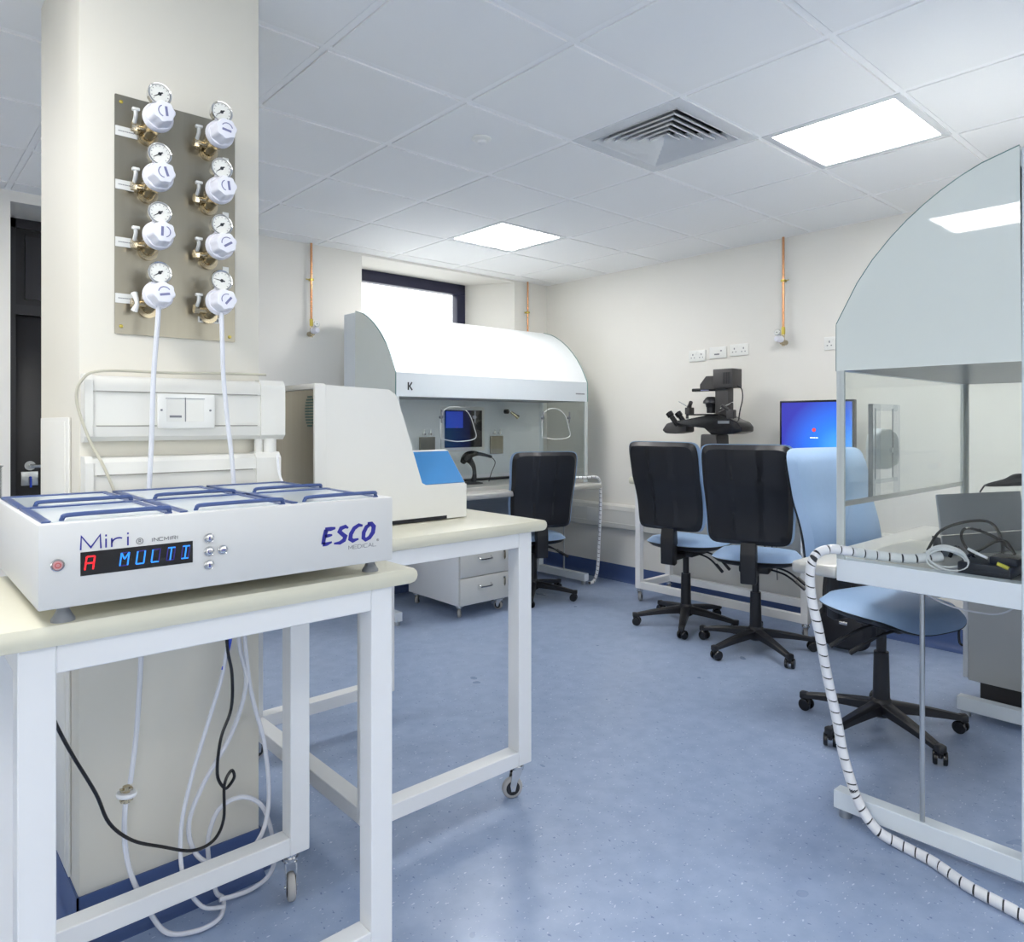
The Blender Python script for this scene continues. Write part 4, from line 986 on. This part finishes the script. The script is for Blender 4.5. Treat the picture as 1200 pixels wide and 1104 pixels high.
# ------------------------------------------------------------------ drawer pedestal under far hood
t = thing('drawer_pedestal', 'white mobile pedestal with grey drawer fronts and keys in the locks', 'drawers', (3.12, 4.2, 0))
b = BM(); box(b, 2.90, 3.338, 3.885, 4.495, .092, .66, .003); obj('body', b, 'white', t)
for k in range(3):
    z0 = .096+k*.188; b = BM(); box(b, 2.902, 3.336, 3.864, 3.886, z0, z0+.182, .002); d = obj('drawer', b, 'drawer', t)
    b = BM(); tube(b, [(3.055, 3.866, z0+.125), (3.06, 3.845, z0+.115), (3.07, 3.842, z0+.110), (3.15, 3.842, z0+.110), (3.16, 3.845, z0+.115), (3.165, 3.866, z0+.125)], .005, 8); obj('handle', b, 'chrome', d)
    b = BM(); cyl(b, (3.285, 3.866, z0+.145), (3.285, 3.856, z0+.145), .009); obj('lock', b, 'chrome', d)
    b = BM(); prism(b, [(3.281, z0+.145), (3.289, z0+.145), (3.291, z0+.10), (3.281, z0+.085), (3.275, z0+.10)], 'y', 3.850, 3.853); obj('key', b, 'nickel', d)
for (x, y, a) in ((2.94, 3.93, .9), (3.30, 3.92, 2.1), (2.94, 4.45, .6), (3.30, 4.45, .6)): castor(t, x, y, .092, .032, a)

# ------------------------------------------------------------------ right wall fittings
t = thing('dado_trunking', 'long white horizontal trunking low on the right wall', 'trunking', (X1, 3.4, .43))
h0, h1 = .435, .642
b = BM(); prism(b, [(X1, h0), (X1-.03, h0), (X1-.045, h0+.012), (X1-.05, h0+.05), (X1-.046, h0+.052), (X1-.046, h1-.052), (X1-.05, h1-.05), (X1-.045, h1-.014), (X1-.03, h1), (X1, h1)], 'y', 1.2, Y1); obj('body', b, 'trunk', t)
b = BM(); box(b, X1-.054, X1-.045, 4.13, 4.30, h0+.045, h1-.045, .003); obj('outlet_plate', b, 'plastic', t)
def socket(label, ya, yb, za, zb, kind):
    t = thing('wall_socket', label, 'socket', (X1, (ya+yb)/2, za), group='white double sockets on the right wall')
    b = BM(); box(b, X1-.010, X1-.0005, ya, yb, za, zb, .002); pl = obj('plate', b, 'plastic', t)
    b = BM(); w_ = yb-ya; hz = zb-za; f = X1-.0105
    if kind == 'double':
        for c in (.25, .75):
            yc = ya+c*w_
            box(b, f-.0006, f, yc-.004, yc+.004, za+hz*.55, za+hz*.70); box(b, f-.0006, f, yc-.018, yc-.009, za+hz*.30, za+hz*.38); box(b, f-.0006, f, yc+.009, yc+.018, za+hz*.30, za+hz*.38)
        obj('pin_holes', b, 'print_grey', pl)
        b = BM()
        for c in (.42, .58): yc = ya+c*w_; box(b, f-.004, f, yc-.007, yc+.007, za+hz*.62, za+hz*.88, .001, 1)
        obj('rocker', b, 'plastic', pl)
    else:
        box(b, f-.0006, f, ya+w_*.4, ya+w_*.7, za+hz*.30, za+hz*.42); box(b, f-.0006, f, ya+w_*.25, ya+w_*.35, za+hz*.6, za+hz*.7); obj('port', b, 'print_grey', pl)
socket('left of three white wall sockets above the microscope', 3.115, 3.265, 1.80, 1.885, 'double')
socket('middle of three white wall outlets above the microscope, with a data port', 2.935, 3.08, 1.812, 1.897, 'data')
socket('right of three white wall sockets above the microscope', 2.755, 2.905, 1.820, 1.905, 'double')
socket('white socket half hidden behind the near hood canopy', 2.05, 2.195, 1.812, 1.897, 'double')
b = BM(); tube(b, [(4.615, 2.78, .80), (4.61, 2.76, .55), (4.58, 2.66, .38), (4.56, 2.60, .30), (4.58, 2.56, .36), (4.60, 2.54, .5), (4.61, 2.60, .70)], .004, 6)
tube(b, [(4.60, 2.74, .7), (4.56, 2.60, .55), (4.55, 2.56, .40), (4.57, 2.63, .30), (4.60, 2.66, .5), (4.60, 2.48, .62)], .004, 6); tube(b, [(4.59, 2.52, .87), (4.58, 2.50, .6), (4.58, 2.49, .25)], .003, 6)
obj('cable_bundle', b, 'black', label='loose dark leads hanging below the microscope bench between the two chairs', cat='cable')

def wall_gas(label, px, py, axis, zb):
    """copper drop pipe with a small regulator; axis 'x': on right wall, 'y': on back wall"""
    t = thing('gas_outlet', label, 'gas outlet', (px, py, zb), group='copper gas drops')
    n = Vector((-1, 0, 0)) if axis == 'x' else Vector((0, -1, 0)); sd = Vector((0, 1, 0)) if axis == 'x' else Vector((1, 0, 0))
    c = Vector((px, py, 0)) + n*.035
    b = BM(); cyl(b, c+Vector((0, 0, H-.004)), c+Vector((0, 0, zb+.08)), .0085, seg=12); obj('pipe', b, 'copper', t)
    b = BM(); p = c+Vector((0, 0, (H+zb)/2+.05)); cyl(b, p-n*.035, p, .006, seg=10); box(b, p.x-.014, p.x+.014, p.y-.014, p.y+.014, p.z-.008, p.z+.008, .002, 1); cyl(b, p, p-sd*.04, .004, seg=8); obj('pipe_clip', b, 'brass', t)
    b = BM(); cyl(b, c+Vector((0, 0, zb+.085)), c+Vector((0, 0, zb+.035)), .013, seg=8); obj('fitting', b, 'brass', t)
    b = BM(); cyl(b, c+Vector((0, 0, zb+.04)), c+Vector((0, 0, zb-.045)), .010, seg=12); cyl(b, c+Vector((0, 0, zb-.02))-n*.035, c+Vector((0, 0, zb-.02))+n*.02, .018, seg=14); obj('valve_body', b, 'nickel', t)
    b = BM(); k = c+Vector((0, 0, zb)); s2 = sd if axis == 'x' else sd
    lathe(b, k+n*.02, (n+sd*.25), [(0, .020), (.01, .024), (.03, .022), (.055, .018), (.056, 0)], 16); obj('knob', b, 'knob', t)
    g = k+n*.045+Vector((0, 0, .045))+sd*.012
    b = BM(); lathe(b, g, n, [(0, .018), (.004, .022), (.018, .022), (.020, .018)], 20); cyl(b, g, k, .004, seg=8); ga = obj('pressure_gauge', b, 'chrome', t)
    b = BM(); cyl(b, g+n*.0202, g+n*.021, .018, seg=20); obj('dial', b, 'dial', ga)
    b = BM(); q = g+n*.022; cyl(b, q, q+n*.001, .004, seg=8); obj('needle', b, 'print_black', ga)
wall_gas('copper gas drop with small gauge on the right wall above the monitor', X1, 2.47, 'x', 1.905)
wall_gas('copper gas drop with small gauge on the back wall left of the window', 2.300, Y1, 'y', 1.985)
wall_gas('copper gas drop on the back wall right of the window', 4.385, Y1, 'y', 1.95)

# ------------------------------------------------------------------ microscope
ms = thing('inverted_microscope', 'black inverted microscope with tall lamp housing on the microscope bench', 'microscope', (4.40, 2.85, .925))
mx = 4.40
b = BM(); prism(b, [(2.64, .925), (3.02, .925), (3.0, .965), (2.95, 1.0), (2.94, 1.10), (2.94, 1.25), (2.80, 1.25), (2.80, 1.02), (2.66, .98)], 'x', mx-.075, mx+.075); bevel_all(b, .012, 2); obj('stand', b, 'charcoal', ms)
b = BM(); prism(b, [(3.143, 1.345), (3.032, 1.358), (2.888, 1.382), (2.784, 1.393), (2.703, 1.357), (2.637, 1.334), (2.611, 1.304), (2.611, 1.269), (2.683, 1.252), (2.853, 1.250), (2.895, 1.303), (3.054, 1.309), (3.13, 1.30)], 'x', mx-.085, mx+.085); bevel_all(b, .010, 2); obj('body', b, 'blackgloss', ms)
b = BM(); prism(b, [(3.292, 1.275), (3.25, 1.327), (3.143, 1.35), (3.075, 1.335), (3.070, 1.262), (3.166, 1.250), (3.26, 1.252)], 'x', mx-.06, mx+.05); bevel_all(b, .014, 2); obj('eyepiece_head', b, 'charcoal', ms)
for dx, dy in ((-.05, 0), (.03, -.02)):
    b = BM(); p0 = Vector((mx+dx, 3.15+dy, 1.31)); p1 = Vector((mx+dx-.012, 3.222+dy, 1.405)); cyl(b, p0, p1, .019); d = (p1-p0).normalized(); cyl(b, p1-d*.03, p1, .026); e = obj('eyepiece', b, 'blackgloss', ms)
    b = BM(); cyl(b, p1, p1+d*.002, .014); obj('lens', b, 'chrome', e)
b = BM(); box(b, mx-.13, mx+.13, 2.79, 3.02, 1.383, 1.393, .003); obj('stage', b, 'blackgloss', ms)
b = BM(); box(b, mx-.035, mx+.035, 2.740, 2.845, 1.36, 1.60, .004); obj('pillar_arm', b, 'charcoal', ms)
b = BM(); prism(b, [(2.966, 1.605), (2.915, 1.662), (2.75, 1.66), (2.75, 1.561), (2.966, 1.567)], 'x', mx-.045, mx+.045); bevel_all(b, .004, 1); obj('lamp_arm', b, 'charcoal', ms)
b = BM(); box(b, mx-.06, mx+.06, 2.690, 2.846, 1.572, 1.705, .004); lh = obj('lamp_housing', b, 'charcoal', ms)
b = BM(); 
for k in range(5): box(b, mx-.0615, mx-.060, 2.71+k*.012, 2.715+k*.012, 1.60, 1.68)
obj('cooling_slots', b, 'dark', lh)
b = BM(); box(b, mx-.03, mx+.03, 2.83, 3.045, 1.555, 1.578, .006); fs = obj('filter_slider', b, 'blackgloss', ms)
b = BM(); box(b, mx-.0315, mx-.030, 2.90, 2.965, 1.560, 1.573); obj('slider_label', b, mat('lilac_label', rgb(176, 178, 230), .4), fs)
b = BM(); lathe(b, (mx, 2.90, 1.515), (0, 0, -1), [(0, .028), (.01, .040), (.03, .055), (.045, .058), (.05, .040), (.07, .036), (.075, .032), (.115, .030)], 24); box(b, mx-.02, mx+.02, 2.83, 2.90, 1.47, 1.50); obj('condenser', b, 'black', ms)
b = BM(); box(b, mx-.12, mx-.06, 3.00, 3.04, 1.39, 1.44, .004); cyl(b, (mx-.09, 3.02, 1.42), (mx-.11, 3.0, 1.47), .012); cyl(b, (mx-.09, 3.04, 1.36), (mx-.09, 3.04, 1.42), .010); cyl(b, (mx-.1, 3.02, 1.44), (mx-.13, 2.98, 1.475), .014); obj('left_manipulator', b, 'charcoal', ms)
for pa, pb, pr_ in (((mx-.08, 3.02, 1.435), (mx-.11, 3.10, 1.485), .003), ((mx-.06, 2.74, 1.43), (mx, 2.90, 1.375), .004), ((mx-.07, 2.68, 1.47), (mx-.05, 2.79, 1.43), .005)):
    b = BM(); cyl(b, pa, pb, pr_, seg=8); obj('pipette_holder', b, 'chrome', ms)
b = BM(); box(b, mx-.10, mx-.05, 2.665, 2.715, 1.36, 1.42, .006); cyl(b, (mx-.09, 2.70, 1.42), (mx-.12, 2.74, 1.45), .012); cyl(b, (mx-.1, 2.66, 1.36), (mx-.13, 2.64, 1.41), .006); obj('right_manipulator', b, 'charcoal', ms)
b = BM(); tube(b, [(mx, 2.695, 1.59), (mx, 2.655, 1.56), (mx, 2.65, 1.49), (mx, 2.668, 1.42), (mx, 2.68, 1.35)], .004, 6); obj('lamp_cable', b, 'black', ms)
b = BM(); box(b, mx-.0865, mx-.085, 2.70, 2.79, 1.325, 1.345); obj('name_plate', b, 'grey_plastic', ms)
# monitor
mo = thing('monitor', 'flat monitor showing a blue login screen on the microscope bench', 'monitor', (4.44, 2.14, .925))
b = BM(); box(b, 4.43, 4.465, 1.90, 2.392, 1.02, 1.475, .004); obj('bezel', b, 'blackgloss', mo)
b = BM(); box(b, 4.4285, 4.4305, 1.915, 2.377, 1.045, 1.462); sc_ = obj('screen', b, 'monitor', mo)
b = BM(); lathe(b, (4.4284, 2.156, 1.285), (-1, 0, 0), [(0, .013), (.0006, .013), (.0007, 0)], 8); obj('login_icon', b, 'redicon', sc_)
b = BM()
for k in range(6): box(b, 4.4278, 4.4285, 2.13+k*.009, 2.136+k*.009, 1.232, 1.238)
obj('login_text', b, mat('login_text', rgb(220, 230, 240), .5, emit=(1, 1, 1), es=.7), sc_)
b = BM(); box(b, 4.46, 4.485, 2.11, 2.18, .93, 1.2, .004); box(b, 4.39, 4.55, 2.02, 2.27, .925, .937, .004); obj('stand', b, 'blackgloss', mo)
t = thing('control_unit', 'small black control unit on the bench below the monitor', 'control box', (4.30, 2.33, .925))
b = BM(); box(b, 4.26, 4.36, 2.28, 2.37, .925, 1.0, .006); obj('body', b, 'black', t); b = BM(); cyl(b, (4.26, 2.32, .96), (4.235, 2.32, .96), .015); obj('dial_knob', b, 'chrome', t)
# bag beneath the bench
t = thing('backpack', 'black padded bag on the floor beside the microscope bench, behind the wrapped cable', 'bag', (4.32, 1.93, 0))
def bagfn(u, v, s, r):
    e = math.sqrt(max(0, 1-r**3)); z = .25+v*.25; return (4.32+(.11*e if s else -.11*e)+.05*(1-z), 1.90+u*(.16-.03*v), max(.001, z))
b = BM(); slab(b, bagfn, 12, 3); obj('body', b, 'bag', t)
def bagf2(u, v, s, r):
    e = math.sqrt(max(0, 1-r**3)); return (4.19-(.07*e if not s else 0), 1.86+u*.16, .13+v*.125)
b = BM(); slab(b, bagf2, 10, 3); obj('pocket', b, 'bag', t)
b = BM(); tube(b, [(4.22, 1.96, .49), (4.17, 1.96, .40), (4.14, 1.95, .27), (4.16, 1.93, .15)], .012, 8); tube(b, [(4.24, 1.82, .48), (4.16, 1.82, .38), (4.13, 1.81, .25)], .012, 8); obj('strap', b, 'black', t)
b = BM(); box(b, 4.10, 4.115, 1.80, 1.85, .17, .19, .004); obj('buckle', b, 'chrome', t)

# ------------------------------------------------------------------ left edge: side bench with jars
T3 = table('side_bench', 'white framed bench glimpsed at the far left edge beyond the front bench', (-.62, .23), (2.38, 2.90), 1.09, .04, (.02, .04), .05, ('front', 'rear', 'left', 'right'), ('front', 'rear', 'left', 'right'), [], legbot=.13)
for p in [(-.595, 2.405), (.205, 2.405), (-.595, 2.875), (.205, 2.875)]:
    castor(T3, *p, .13, .04, .5)
b = BM(); box(b, -.56, .17, 2.43, 2.85, .50, .518, .002); obj('shelf', b, 'white', T3)
t = thing('beaker', 'clear straight-sided beaker at the far left edge on the side bench', 'beaker', (.215, 2.44, 1.09))
b = BM(); lathe(b, (.215, 2.44, 1.09), (0, 0, 1), [(0, .045), (.118, .045), (.122, .049), (.122, .046), (.116, .0425), (.004, .0425), (.004, 0)], 28); obj('glass', b, 'milky', t)
t = thing('bench_bin', 'white round tub on the shelf at the far left edge', 'tub', (.12, 2.52, .518))
b = BM(); lathe(b, (.12, 2.52, .518), (0, 0, 1), [(0, .06), (.10, .07), (.13, .068), (.15, .04), (.16, 0)], 24); obj('tub', b, 'plastic', t)
b = BM(); cyl(b, (.12, 2.46, .60), (.12, 2.448, .60), .03); obj('badge', b, 'tubewhite', t)
